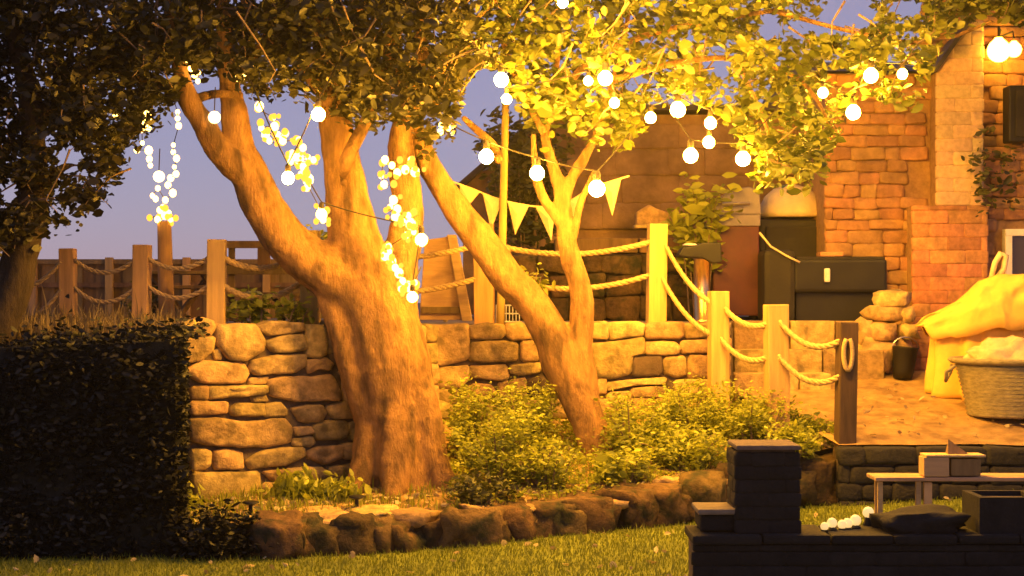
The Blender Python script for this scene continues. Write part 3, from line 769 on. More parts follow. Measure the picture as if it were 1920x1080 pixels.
t2 = thing('leaning_fruit_tree', 'slender leaning two stemmed tree with yellow lit leaves above the shrubs', 'tree')
trunk_from([
    ([(1130, 890, 40, 18.9), (1120, 845, 33, 18.9), (1106, 798, 32, 18.9), (1080, 735, 35, 18.95), (1054, 682, 37, 19.0), (1035, 632, 35, 19.0), (1000, 572, 32, 19.05), (950, 520, 32, 19.05), (905, 457, 30, 19.05), (862, 402, 27, 19.05), (826, 346, 24, 19.05), (795, 290, 21, 19.0), (772, 220, 17, 19.0), (745, 100, 12, 18.9), (730, -60, 7, 18.9)], 19),
    ([(1106, 780, 20, 18.95), (1096, 715, 25, 19.0), (1087, 650, 23, 19.05), (1092, 582, 23, 19.05), (1085, 530, 21, 19.05), (1066, 470, 19, 19.05), (1056, 405, 17, 19.05), (1050, 355, 14, 19.05), (1032, 295, 10, 19.05), (1022, 250, 9, 19.05), (1036, 190, 7, 19.05), (1050, 60, 6, 19.05)], 19),
    ([(1054, 390, 12, 19.05), (1072, 335, 11, 19.05), (1098, 292, 10, 19), (1120, 245, 7, 19), (1150, 150, 6, 19), (1180, 20, 5, 19)], 19),
    ([(1050, 420, 10, 19.0), (1014, 360, 9, 18.95), (1003, 310, 8, 18.9), (1000, 250, 6, 18.9)], 19),
    ([(1068, 470, 9, 19.0), (1082, 410, 8, 18.95), (1092, 370, 7, 18.9), (1118, 320, 6, 18.9)], 19),
], 'trunk', t2, M['bark'], voxel=.022, smooth=3, disp=.03)
mb = MB()
for pl in ([(935, 300, 8), (925, 272, 8), (890, 240, 7), (870, 222, 5)], [(1036, 200, 8), (1100, 120, 7), (1200, 70, 6), (1330, 40, 5), (1450, 20, 4)], [(1150, 150, 7), (1260, 120, 6), (1380, 110, 5), (1500, 150, 4), (1560, 240, 3)], [(1380, 110, 5), (1430, 220, 4), (1470, 330, 3)], [(1450, 20, 5), (1600, 60, 4), (1740, 80, 4), (1860, 40, 3)], [(1020, 250, 7), (970, 150, 6), (930, 40, 5)], [(772, 220, 9), (830, 180, 7), (880, 120, 5), (930, 60, 4)]):
    sm = catmull(pl, 5); Y = 18.9; mb.tube([P(a[0], a[1], Y + .12 * math.sin(i * .7)) for i, a in enumerate(sm)], [a[2] * Y / F for a in sm], 7)
mb.build('branches', M['bark'], t2, True)

lt = thing('dark_side_tree', 'dark leafy tree leaning into view at the left edge above the hedge', 'tree')
trunk_from([([(-60, 760, 60), (-20, 640, 46), (22, 540, 38), (42, 460, 32), (60, 380, 28), (62, 280, 24), (50, 160, 20), (20, 20, 15), (0, -140, 9)], 17.5), ([(60, 400, 16), (90, 340, 10), (130, 310, 6), (180, 320, 3)], 17.5), ([(55, 250, 16), (120, 170, 11), (190, 110, 7), (260, 80, 4)], 17.5)], 'trunk', lt, M['darkbark'], voxel=.03, smooth=3)

# crowns: clumps of leaves under a ragged lower edge
LOW = [(-300, 480), (0, 470), (60, 440), (110, 430), (150, 410), (190, 370), (225, 330), (250, 250), (300, 225), (345, 150), (400, 120), (450, 150), (480, 180), (560, 165), (600, 190), (660, 235), (740, 215), (790, 285), (850, 250), (880, 140), (930, 125), (975, 200), (1010, 255), (1060, 225), (1100, 255), (1150, 285), (1210, 240), (1250, 180), (1330, 190), (1380, 260), (1410, 330), (1430, 340), (1470, 350), (1520, 350), (1555, 290), (1600, 190), (1680, 180), (1715, 215), (1742, 150), (1752, 100), (1775, 60), (1805, 25), (1860, 10), (1920, 40), (2000, 90), (2300, 120)]
HOLES = [(330, 330, 75, 70), (1590, 28, 55, 36), (1342, 122, 26, 20), (1442, 50, 22, 28), (905, 190, 36, 62), (1295, 70, 8, 22), (1700, 15, 40, 18), (410, 250, 60, 80), (20, 360, 16, 22), (130, 300, 24, 26), (1880, 95, 50, 40)]
acc = {'main': [], 'right': [], 'left': []}
R = np.random.default_rng(5)
BULBS = [(912, 294, 17.7), (1007, 325, 17.7), (1119, 354, 17.7), (940, 150, 17.6), (950, 186, 17.8), (1103, 152, 17.8), (1135, 147, 17.5), (1152, 193, 17.8), (1220, 221, 19.4), (1271, 206, 18.8), (1332, 231, 19.4), (1329, 267, 19.8), (1295, 292, 18.5), (1393, 298, 18.5), (1543, 174, 19.6), (1600, 211, 19.6), (1633, 142, 19.6), (1692, 139, 20.2), (540, 334, 16.95), (597, 215, 16.9), (1880, 95, 21.95), (1055, 5, 17)]
def near_bulb(p, ppx, ppy):
    for bx_, by_, bY in BULBS:
        if p[1] < bY + .3 and (ppx - bx_) ** 2 + (ppy - by_) ** 2 < (24 + 10 * (bY - p[1])) ** 2: return True
    return False
def in_hole(px, py):
    for hx, hy, rx, ry in HOLES:
        if ((px - hx) / rx) ** 2 + ((py - hy) / ry) ** 2 < 1: return True
    return False
ncl = 0
while ncl < 1750:
    px = R.uniform(-260, 2200); low = interp(px, LOW)[0]
    py = R.uniform(-330, low)
    if py < -40 and R.random() < .55: continue
    if in_hole(px, py): continue
    if px > 950 and R.random() < .25: continue
    if noise.noise((px * .011, py * .016, 8.0)) < (-.28 if px > 950 else -.5): continue
    who = 'left' if px < 205 + R.normal() * 40 else ('main' if px < 900 + R.normal() * 60 else 'right')
    Y = {'left': R.uniform(16.6, 18.6), 'main': R.uniform(16.9, 20.2), 'right': R.uniform(17.5, 21.0)}[who]
    if px > 1700: Y = R.uniform(18.5, 21.2)
    if who == 'main' and py > 60 and px > 520: Y = R.uniform(17.0, 19.6)
    ncl += 1
    c = P(px, py, Y); rad = R.uniform(.16, .34)
    nl = int(R.integers(16, 36)) + (8 if who != 'right' else 0)
    nl = int(nl * 1.35)
    T_ = 5
    dd = R.normal(size=(T_, 3)) * np.array([1, 1, .6]); dd[:, 2] -= .25; dd /= np.linalg.norm(dd, axis=1)[:, None]
    wi = R.integers(0, T_, nl); tq = R.uniform(.1, 1.25, nl)[:, None]
    q = dd[wi] * tq * rad * 1.15 + R.normal(size=(nl, 3)) * .045
    q[:, 2] -= (tq[:, 0] ** 2) * .07
    pos = np.array(c)[None, :] + q
    # keep the ragged lower edge and the holes
    ppx = 960 + pos[:, 0] / pos[:, 1] * F; ppy = HOR + (H - pos[:, 2]) / pos[:, 1] * F
    keep = np.array([ (b < interp(a, LOW)[0] + R.normal() * 14 + 8) and not in_hole(a, b) and not near_bulb(p_, a, b) for a, b, p_ in zip(ppx, ppy, pos)])
    pos = pos[keep]
    tn = np.clip(R.normal(.45, .2) + R.normal(size=len(pos)) * .2, 0, 1)
    acc[who].append((pos, tn))
for who, root, m, ls in (('main', main, 'leaf_main', .092), ('right', t2, 'leaf_right', .108), ('left', lt, 'leaf_left', .09)):
    pos = np.concatenate([a for a, b in acc[who]]); tn = np.concatenate([b for a, b in acc[who]])
    sz = np.clip(ls * np.exp(R.normal(size=len(pos)) * .36), .5 * ls, 1.65 * ls)
    me = leaf_mesh('crown', pos, sz, droop=.35, width=.56, seed=len(pos), tone=tn)
    link('crown', me, M[m], root)
    # twigs through the clumps
    mb = MB()
    for a, b in acc[who][::3]:
        if len(a) < 6: continue
        c0 = Vector(a.mean(0)); c1 = c0 + Vector((random.uniform(-.4, .4), random.uniform(-.3, .3), random.uniform(.15, .55)))
        mid = (c0 + c1) / 2 + Vector((random.uniform(-.08, .08), 0, random.uniform(-.05, .1)))
        mb.tube([c0 - Vector((random.uniform(-.15, .15), 0, .12)), c0, mid, c1], [.004, .006, .009, .013], 4)
    tag(mb.build('twigs', M['twig'], root), kind='stuff')

# ------------------------------------------------------------------ shrubs and low plants
def shrub(name, label, cat, px, py, Y, rxp, ryp, n, ls, mat='leaf_shrub', group=None, stem=True, ground=None, upright=False, depth=.5, lobes=5, seed=0, base=None):
    """foliage centred at (px,py,Y), stem down to the ground"""
    r = np.random.default_rng(seed + int(px * 3 + py))
    c = P(px, py, Y); k = Y / F; rx, rz = rxp * k, ryp * k
    gz = base if base is not None else bed_at(px, Y).z
    t = thing(name, label, cat, group, (c.x, c.y, gz))
    o0 = np.array([c.x, c.y, gz])
    S = max(10, n // 55)
    q = r.normal(size=(S, 3)); q /= np.linalg.norm(q, axis=1)[:, None]; q *= r.uniform(.45, 1.12, S)[:, None]
    end = np.array(c) - o0 + q * np.array([rx, depth, rz]); end[:, 2] = np.maximum(end[:, 2], .05)
    root = np.stack([end[:, 0] * .35 + r.normal(size=S) * .04, end[:, 1] * .35 + r.normal(size=S) * .04, np.full(S, -.03)], 1)
    ctl = root * .55 + end * .45; ctl[:, 2] = end[:, 2] * r.uniform(.75, 1.15, S)
    w = r.integers(0, S, n); tt_ = (r.uniform(.3, 1.04, n))[:, None]
    pos = root[w] * (1 - tt_) ** 2 + 2 * ctl[w] * tt_ * (1 - tt_) + end[w] * tt_ ** 2 + r.normal(size=(n, 3)) * (.035 + ls * .35)
    cen = end - (np.array(c) - o0)
    pos = pos[pos[:, 2] > -.02]
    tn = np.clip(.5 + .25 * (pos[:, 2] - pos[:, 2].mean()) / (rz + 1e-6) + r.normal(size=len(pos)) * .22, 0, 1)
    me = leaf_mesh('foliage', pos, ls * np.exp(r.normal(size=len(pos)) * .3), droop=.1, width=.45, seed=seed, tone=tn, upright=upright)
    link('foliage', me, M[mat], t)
    if stem:
        mb = MB()
        for i in range(0, S, max(1, S // 14)):
            a_, b_, e_ = root[i], ctl[i], end[i]
            mb.tube([Vector(a_ * (1 - u) ** 2 + 2 * b_ * u * (1 - u) + e_ * u * u) for u in (0, .25, .5, .75, 1)], [.012, .010, .008, .006, .003], 5)
        mb.build('stem', M['twig'], t)
    return t
shrub('shrub', 'rounded bright green shrub on a thin stem right of the thick trunk', 'shrub', 940, 828, 18.1, 105, 66, 3000, .052, seed=1, depth=.4)
shrub('shrub', 'feathery yellow green shrub against the wall between the two trunks', 'shrub', 985, 765, 19.0, 95, 52, 3400, .046, seed=2)
shrub('shrub', 'soft green shrub tucked against the thick trunk on its far right side', 'shrub', 872, 775, 19.1, 48, 66, 2000, .05, seed=3)
shrub('shrub', 'low green clump spilling between the rockery and the leaning tree', 'shrub', 1022, 858, 17.9, 70, 40, 1500, .055, seed=4, depth=.35)
shrub('shrub', 'bushy yellow green shrub just right of the leaning tree base', 'shrub', 1195, 790, 18.75, 90, 56, 3000, .05, seed=5)
shrub('shrub', 'tallest feathery green shrub beneath the first stair post', 'shrub', 1300, 762, 19.2, 95, 52, 3400, .046, seed=6)
shrub('shrub', 'feathery green shrub around the foot of the second stair post', 'shrub', 1415, 778, 18.85, 85, 44, 2700, .046, seed=7, depth=.35)
shrub('shrub', 'low spreading yellow plant in front of the feathery shrubs', 'shrub', 1290, 830, 18.35, 95, 34, 2200, .055, seed=8, depth=.4)
shrub('shrub', 'low pale leafed plant beside the rockery below the leaning tree', 'shrub', 1165, 868, 18.0, 75, 28, 1300, .065, seed=9, depth=.3)
shrub('shrub', 'dark leafed cushion plant at the front of the bed beside the stepping stone', 'shrub', 895, 915, 17.6, 60, 20, 800, .06, 'leaf_ivy', seed=10, depth=.2)
shrub('shrub', 'yellowing tuft of leaves behind the dark brick pier', 'shrub', 1480, 825, 18.35, 70, 28, 1200, .06, seed=12, depth=.2)
shrub('grass_tuft', 'pale grassy tuft at the foot of the wall left of the thick trunk', 'plant', 560, 920, 17.9, 50, 22, 450, .12, 'leaf_shrub', seed=13, upright=True, depth=.2, stem=False)
shrub('grass_tuft', 'short grassy tuft between hedge and wall corner', 'plant', 340, 935, 17.3, 30, 30, 420, .10, 'leaf_shrub', seed=14, upright=True, depth=.15, stem=False, base=.3)
shrub('grass_tuft', 'grassy tuft close in front of the thick trunk base', 'plant', 640, 918, 17.8, 40, 14, 260, .10, 'leaf_shrub', seed=15, upright=True, depth=.15, stem=False)
shrub('leafy_plant', 'tall yellow green leafy plant beside a terrace fence post above the wall', 'plant', 478, 572, 18.7, 40, 32, 260, .11, seed=16, depth=.15, base=TERR)
shrub('leafy_plant', 'broad leaved yellow plant on the wall top under the big limb', 'plant', 548, 586, 18.75, 40, 16, 200, .10, seed=17, depth=.15, base=TERR)
shrub('leafy_plant', 'bright yellow leaf clump on the terrace between limb and trunk', 'plant', 585, 446, 19.5, 24, 24, 160, .10, seed=18, depth=.15, base=TERR)
shrub('leafy_plant', 'dull green plant growing behind the second terrace post from the hedge', 'plant', 275, 560, 19.6, 32, 42, 320, .09, 'leaf_ivy', seed=19, depth=.2, base=TERR)
shrub('leafy_plant', 'small yellow sprig on the middle rope beside the forked stem', 'plant', 1006, 520, 19.9, 13, 22, 60, .10, seed=20, depth=.08, base=TERR)
shrub('background_bush', 'murky tall bush rising behind the bunting by the outbuilding corner', 'bush', 985, 290, 23.7, 95, 85, 2600, .11, 'leaf_ivy', seed=27, depth=.4, base=TERR)
shrub('leafy_plant', 'pale yellow shrub on the terrace between pointed stone block and red grill', 'plant', 1310, 390, 22.4, 50, 55, 420, .16, seed=21, depth=.3, base=TERR)
shrub('ivy', 'trailing ivy hanging on the house wall below the lamp', 'ivy', 1842, 290, 21.85, 30, 70, 110, .10, 'leaf_ivy', seed=22, depth=.05, stem=False, base=3.0)
shrub('ivy', 'ivy sprig on the house wall under the black box', 'ivy', 1895, 295, 22.05, 26, 18, 70, .10, 'leaf_ivy', seed=23, depth=.05, stem=False, base=3.0)

# dry grass along the terrace edge on the left, leaf litter, lawn blades
def scatter_blades(name, fn, n, h, w, mat, seed, lean=.6):
    r = np.random.default_rng(seed); pos = np.array([tuple(fn(r)) for _ in range(n)])
    return tag(link(name, blade_mesh(name, pos, h * np.exp(r.normal(size=n) * .35), w * r.uniform(.7, 1.3, n), seed, lean), M[mat]), kind='stuff')
def terr_edge(r):
    px = r.uniform(-120, 345); Y = r.uniform(17.7, 18.9); return ((px - 960) / F * Y, Y, TERR - .12 + .1 * min(1, (Y - 17.7)))
o = scatter_blades('dry_grass', terr_edge, 2600, .16, .018, 'leaf_dry', 31); tag(o, 'dry grass fringe along the terrace edge above the hedge', 'grass')
g = MB(); g.add([(-14, 17.5, TERR - .3), (plan(345, 17.75)[0], 17.6, TERR - .3), (plan(345, 18.3)[0], 18.4, TERR + .03), (-14, 18.4, TERR + .03)], [(0, 1, 2, 3)])
tag(g.build('terrace_bank_ground', M['soil']), kind='structure')
def bed_r(r):
    px = r.uniform(345, 1570); p = bed_point(px, r.random() ** .8); return (p.x, p.y, p.z)
o = scatter_blades('ground_cover', bed_r, 7000, .075, .014, 'leaf_shrub', 32); tag(o, 'short weedy ground cover over the planting bed', 'ground cover')
r = np.random.default_rng(33); pos = np.array([bed_r(r) for _ in range(1500)]); pos[:, 2] += .03
o = tag(link('leaf_litter', leaf_mesh('leaf_litter', pos, r.uniform(.05, .11, 1500), droop=0, width=.55, seed=33), M['leaf_fallen']), 'pale dead leaves strewn over the bed soil', 'leaf litter', kind='stuff')
def lawn_r(r):
    while True:
        x = r.uniform(-6.5, 6.5); Y = r.uniform(13.2, 19.0); px = 960 + x / Y * F
        if -40 < px < 1990 and Y < foot_Y(max(-300, min(1560, px))) + .1: return (x, Y, lawn_z(x) + .02 * noise.noise((x * .7, Y * .7, 0)) - .005)
o = scatter_blades('lawn_grass', lawn_r, 46000, .038, .010, 'grass', 34, .9); tag(o, 'short mown grass blades of the lawn', 'grass')
def bed_s(r):
    while True:
        px = r.uniform(840, 1570); t_ = r.random() ** .9; p = bed_point(px, t_)
        if noise.noise((p.x * 2.6, p.y * 2.6, 7)) > -.12: return (p.x, p.y, p.z + .02 + abs(r.normal()) * .07)
r = np.random.default_rng(36); pos = np.array([bed_s(r) for _ in range(7000)])
tag(link('bed_undergrowth', leaf_mesh('bed_undergrowth', pos, .05 * np.exp(r.normal(size=7000) * .35), droop=0, width=.5, seed=36), M['leaf_shrub']), 'low leafy undergrowth between the shrubs in the bed', 'undergrowth', kind='stuff')
r = np.random.default_rng(35); pos = np.array([lawn_r(r) for _ in range(170)]); pos[:, 2] += .035
tag(link('fallen_leaves', leaf_mesh('fallen_leaves', pos, r.uniform(.05, .11, 170), droop=0, width=.6, seed=35), M['leaf_fallen']), 'pale fallen leaves scattered on the lawn', 'fallen leaves', kind='stuff')

def path_r(r):
    while True:
        Y = r.uniform(18.5, 21.0); x = r.uniform(3.0, 7.0)
        if 960 + x / Y * F > 1600: return (x, Y, path_z(Y) + .035)
r = np.random.default_rng(37); pos = np.array([path_r(r) for _ in range(110)])
tag(link('path_leaves', leaf_mesh('path_leaves', pos, r.uniform(.04, .10, 110), droop=0, width=.6, seed=37), M['leaf_fallen']), 'dry leaves scattered on the gravel path', 'fallen leaves', kind='stuff')

# ------------------------------------------------------------------ hedge on the left
hd = thing('clipped_hedge', 'tall dark clipped hedge in front of the terrace at the left', 'hedge', loc=(-4.5, 16.8, 0))
xr = (352 - 960) / F * 16.45
pts_f = [(-9, 16.45), (xr - .12, 16.45)]; pts_b = [((345 - 960) / F * 17.55, 17.55), (-9, 17.6)]
pl = pts_f + pts_b
def htop(x): return 2.02 + .15 * (x + 4.9) / 1.8 + .05 * noise.noise((x * 2.7, 0, 4)) + .03 * noise.noise((x * 8, 0, 5))
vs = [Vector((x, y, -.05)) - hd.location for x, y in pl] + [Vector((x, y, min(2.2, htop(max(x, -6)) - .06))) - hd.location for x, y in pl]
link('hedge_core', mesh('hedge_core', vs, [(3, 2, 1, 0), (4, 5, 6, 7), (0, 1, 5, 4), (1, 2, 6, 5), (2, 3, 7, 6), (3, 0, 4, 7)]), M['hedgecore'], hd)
r = np.random.default_rng(41); pos = []
for _ in range(15000):
    u = r.random()
    if u < .74:
        x = r.uniform(-6.6, xr); z = r.uniform(0.0, htop(x)); y = 16.40 + r.normal() * .05 + .16 * noise.noise((x * 1.9, z * 1.9, 1)) - .05 * abs(r.normal()) * (r.random() < .12) + .25 * max(0, z - htop(x) + .25) + .06 * max(0, x - xr + .3)
    elif u < .86:
        y = r.uniform(16.4, 17.55); z = r.uniform(0, 2.12); x = (350 - 960) / F * y - .04 + r.normal() * .025
    else:
        x = r.uniform(-6.6, xr); y = r.uniform(16.4, 17.6); z = htop(x) + abs(r.normal()) * .07 * (1 + noise.noise((x * 4, y * 4, 2)) * 2) - .02
    pos.append((x, y, z))
pos = np.array(pos) - np.array(hd.location)
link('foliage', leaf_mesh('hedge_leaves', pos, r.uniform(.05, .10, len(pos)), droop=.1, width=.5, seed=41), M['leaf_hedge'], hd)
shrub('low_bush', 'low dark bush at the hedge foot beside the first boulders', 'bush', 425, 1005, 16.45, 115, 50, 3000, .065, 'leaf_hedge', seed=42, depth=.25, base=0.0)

# ------------------------------------------------------------------ lights
def ico(r, sub):
    bm = bmesh.new(); bmesh.ops.create_icosphere(bm, subdivisions=sub, radius=r); me = bpy.data.meshes.new('bulb'); bm.to_mesh(me); bm.free()
    for p in me.polygons: p.use_smooth = True
    return me
def bulb_shape():
    """pear shaped globe, narrowing to the neck"""
    mb = MB(); prof = []
    for i in range(11):
        a = -math.pi / 2 + math.pi * i / 10
        rr_, z = math.cos(a), math.sin(a)
        if z > .3: rr_ = max(rr_, .42 - .1 * z)
        prof.append((max(.02, rr_), z if z < .9 else z * 1.12))
    mb.lathe((0, 0, 0), prof, 14); me = mesh('bulb', mb.v, mb.f)
    for p in me.polygons: p.use_smooth = True
    me.materials.append(M['bulb'])
    return me
bulb_me = bulb_shape()
bulb_kinds = {1.0: bulb_me}
def bulb_of(power):
    if power not in bulb_kinds:
        m = bulb_me.copy(); m.materials.clear(); m.materials.append(mat_emit('lit_bulb', LAMPCOL, BULB * power)); bulb_kinds[power] = m
    return bulb_kinds[power]
mb = MB(); mb.lathe((0, 0, 0), [(.42, 1.0), (.46, 1.15), (.46, 1.9), (.3, 2.2)], 10); cap_me = mesh('cap', mb.v, mb.f); cap_me.materials.append(M['cable'])
fairy_me = ico(1.0, 2); fairy_me.materials.append(M['fairy'])
glow_me = ico(1.0, 2); glow_me.materials.append(mat_emit('amber_glow', (1.0, 0.40, 0.035), 1.15)); glow_me.materials[0].cycles.emission_sampling = 'NONE'  # small amber emitters standing in for the glow around the fairy lights

def festoon(label, items, ends, power=1.0):
    """items: (px, py, r_px, Y) bulbs; the cable runs above them through the ends"""
    t = thing('festoon_light_string', label, 'string lights', 'festoon strings in the trees')
    hang = []
    for px, py, rp, Y in items:
        c = P(px, py, Y); rad = rp * .80 * Y / F
        b = link('bulb', bulb_of(power), None, t, False, c); b.scale = (rad,) * 3
        s = link('lamp_holder', cap_me, None, b, False); 
        hang.append(c + Vector((0, 0, rad * 2.2)))
    line = [P(*ends[0])] + hang + [P(*ends[1])]
    pts = []
    for a, b in zip(line, line[1:]):
        L_ = (b - a).length
        for i in range(8):
            u = i / 8; p = a.lerp(b, u); p.z -= .10 * L_ * u * (1 - u); pts.append(p)
    pts.append(line[-1])
    mb = MB(); mb.tube(pts, .0075, 5); mb.build('cable', M['cable'], t)
    return t
festoon('lowest festoon string with three big bulbs hung before the bunting', [(912, 294, 17, 17.7), (1007, 325, 17, 17.7), (1119, 354, 19, 17.7)], ((790, 200, 18.3), (1180, 250, 18.3)), 0.95)
festoon('festoon string with bulbs in the leaves above the string light pole', [(940, 150, 17, 17.6), (950, 186, 12, 17.8), (1103, 152, 11, 17.8), (1135, 147, 17, 17.5), (1152, 193, 12, 17.8)], ((850, 60, 18.0), (1200, 120, 18)), 0.45)
festoon('festoon string clustered before the brown outbuilding in the middle of the leaves', [(1220, 221, 13, 19.4), (1271, 206, 18, 18.8), (1332, 231, 14, 19.4), (1329, 267, 14, 19.8)], ((1180, 130, 19), (1400, 160, 19.4)), 0.5)
festoon('festoon string with two bulbs hanging right above the stair posts', [(1295, 292, 17, 18.5), (1393, 298, 17, 18.5)], ((1250, 190, 18.6), (1460, 200, 18.6)), 0.7)
festoon('festoon string reaching across to the house wall', [(1543, 174, 12, 19.6), (1600, 211, 17, 19.6), (1633, 142, 17, 19.6), (1692, 139, 12, 20.2)], ((1480, 100, 19.4), (1750, 110, 21.9)), 0.6)
festoon('festoon string in front of the thick trunk with two bulbs', [(540, 334, 15, 16.95), (597, 215, 16, 16.9)], ((470, 150, 17.4), (640, 100, 17.4)), 0.6)
festoon('festoon string from the top centre leaves, with added unseen bulbs over the lawn', [(1055, 5, 12, 17.0), (1240, -90, 16, 15.9), (1370, -100, 16, 15.8), (1500, -95, 16, 15.9), (1620, -85, 16, 16.2)], ((1000, 20, 17.6), (1720, -60, 17.2)), 4.4)  # bulbs past the first are added out of view to light lawn and wall
festoon('festoon string with bulbs low beside the fairy lit stem', [(603, 402, 13, 17.9), (790, 450, 15, 18.1), (773, 557, 13, 18.0)], ((560, 300, 18.0), (790, 500, 18.1)), 0.06)

def fairy(label, pts, Y, r=5.2, mat=None, jitter=.05, extra=0):
    t = thing('fairy_light_string', label, 'fairy lights', 'fairy light strings')
    rr_ = random.Random(len(label)); pos = []
    if extra:
        pts = [w for q in pts for w in ([q] + [(q[0] + rr_.gauss(0, 6), q[1] + rr_.gauss(0, 6), rr_.uniform(3, 6.2), 1) for _ in range(extra)])]  # extras scattered round each bulb imitate its golden glow
    for i, q in enumerate(pts):
        c = P(q[0], q[1], Y + rr_.uniform(-jitter, jitter)); pos.append(c)
        b = link('fairy_bulb_or_glow', glow_me if len(q) > 3 else fairy_me, None, t, False, c); s = (q[2] if len(q) > 2 else r) * 1.12 * Y / F * rr_.uniform(.8, 1.15); b.scale = (s, s, s * 1.15)
    mb = MB(); mb.tube(pos, .005, 4); mb.build('wire', M['cable'], t)
    return t
fairy('fairy lights clustered on the left fork of the thick trunk', [(486, 200, 8), (512, 220), (515, 237, 7), (490, 240), (498, 252, 7), (520, 255, 8), (535, 250), (505, 264), (530, 264, 7), (560, 262), (568, 277), (548, 290, 7), (560, 298, 8), (577, 295), (545, 303), (570, 312, 7), (588, 300), (565, 327), (578, 337, 8), (576, 352), (602, 395, 7), (606, 412)], 17.95, extra=3)
fairy('fairy lights spiralling down the right stem of the thick trunk', [(770, 300), (778, 322, 7), (760, 318, 8), (745, 324, 8), (735, 310), (722, 300, 8), (715, 330), (720, 346, 7), (738, 375, 7), (732, 388), (745, 392, 8), (742, 406, 7), (755, 416, 7), (770, 420, 8), (766, 404), (776, 435), (762, 441, 7), (728, 463, 8), (722, 480, 8), (735, 490, 8), (741, 502, 7), (748, 512, 7), (730, 472), (755, 527, 7), (765, 537, 8), (752, 541), (778, 530)], 18.05, extra=3)
fairy('fairy lights at the tip of the forked limb', [(352, 112, 6), (358, 128, 6), (365, 140), (371, 152), (373, 136, 4)], 17.85, 5)
fairy('fairy lights dangling from the limb tip down to the garden pole', [(325, 185, 6), (333, 210, 4), (333, 222, 4), (335, 236, 6), (325, 272, 3.5), (325, 285, 4), (331, 297, 5), (327, 313, 4), (330, 326, 5), (320, 334, 5), (315, 347, 5), (324, 362, 6), (310, 375, 5), (296, 353, 5), (286, 367, 5), (292, 373, 5)], 19.3, 4.5)
fairy('fairy lights hanging against the sky nearest the dark side tree', [(269, 193, 6), (256, 206, 5), (277, 212, 6), (280, 222, 5), (272, 231, 6), (278, 240, 5), (266, 242, 5), (267, 268, 4), (257, 281, 5), (279, 282, 6), (280, 298, 5), (282, 310, 4)], 18.7, 5)
fairy('three fairy bulbs trailing from the dark side tree leaves', [(218, 212, 7), (187, 226, 5), (171, 249, 5)], 18.2, 5)
fairy('knot of fairy lights on top of the garden pole', [(300, 394, 6), (309, 404, 6), (296, 411, 6), (316, 400, 6), (320, 412, 5), (305, 388, 5)], 19.4, 5, extra=2)
fairy('few fairy bulbs in the leaves above the left fork', [(446, 146, 6), (457, 146, 6), (471, 125, 5)], 17.9, 5)
fairy('few fairy bulbs in the yellow leaves right of the thick trunk', [(828, 234, 5), (841, 239, 6), (826, 247, 5)], 18.4, 5)
gl = [('frosted globe lamp hanging beside the forked limb', 402, 220, 12, 17.9), ('pale frosted globe on the fairy lights above the pole', 298, 331, 11, 19.3)]
for lb, px, py, rp, Y in gl:
    t = thing('globe_lamp', lb, 'lamp', 'frosted globe lamps', P(px, py, Y))
    me = ico(1, 2); me.materials.append(M['dimbulb']); o = link('globe', me, None, t); o.scale = (rp * Y / F,) * 3
    mb = MB(); mb.tube([(0, 0, rp * Y / F), (0.01, 0, rp * Y / F + .25)], .006, 5); mb.build('cord', M['cable'], t)
# poles
def pole(label, px, top, base, Y, wpx, mat='post', tilt=0):
    a = P(px, base, Y); b = P(px + tilt, top, Y); mb = MB(); a.z = TERR - .02
    pts = [a.lerp(b, i / 6) for i in range(7)]; mb.tube(pts, [wpx / 2 * Y / F * (1.08 - .03 * i) for i in range(7)], 10)
    return tag(mb.build('light_pole', M[mat], None, True), label, 'pole', 'poles carrying the lights')
pole('slim timber pole carrying string lights before the bunting', 938, 192, 605, 19.95, 15, tilt=10)
pole('stout timber pole crowned with fairy lights behind the left terrace fence', 313, 415, 600, 19.45, 30, 'post', -5)
# wall lamp
wlmp = thing('wall_lamp', 'bright wall lamp high on the house beside the buttress', 'wall lamp', loc=P(1880, 95, 21.95))
k = 21.95 / F
o = link('bulb', bulb_of(.03), None, wlmp, False, (-.05, 0, 0)); o.scale = (.15,) * 3
o = link('bulb', bulb_of(.03), None, wlmp, False, (.16, .05, .02)); o.scale = (.10,) * 3
mb = MB(); mb.lathe((0, .32, .1), [(.14, -.03), (.15, 0), (.14, .03)], 14); mb.tube([(0, .3, .1), (0, .1, .28), (-.05, 0, .3), (-.05, 0, .16)], .018, 8); mb.tube([(0, .2, .2), (.16, .1, .26), (.16, .05, .16)], .014, 8); mb.build('bracket', M['black'], wlmp)
mb = MB()
spk = thing('wall_speaker', 'black box shaped speaker mounted on the house below the lamp', 'speaker', loc=P(1915, 215, 21.9))
mb.box((0, 0, 0), (.40, .3, .72)); mb.build('body', M['black'], spk, bevel=.02)
mb = MB(); mb.box((.03, -.165, 0), (.30, .02, .6)); mb.build('grille', M['blackcover'], spk, bevel=.008)
mb = MB(); mb.box((.05, .25, -.3), (.1, .3, .1)); mb.build('bracket', M['black'], spk)

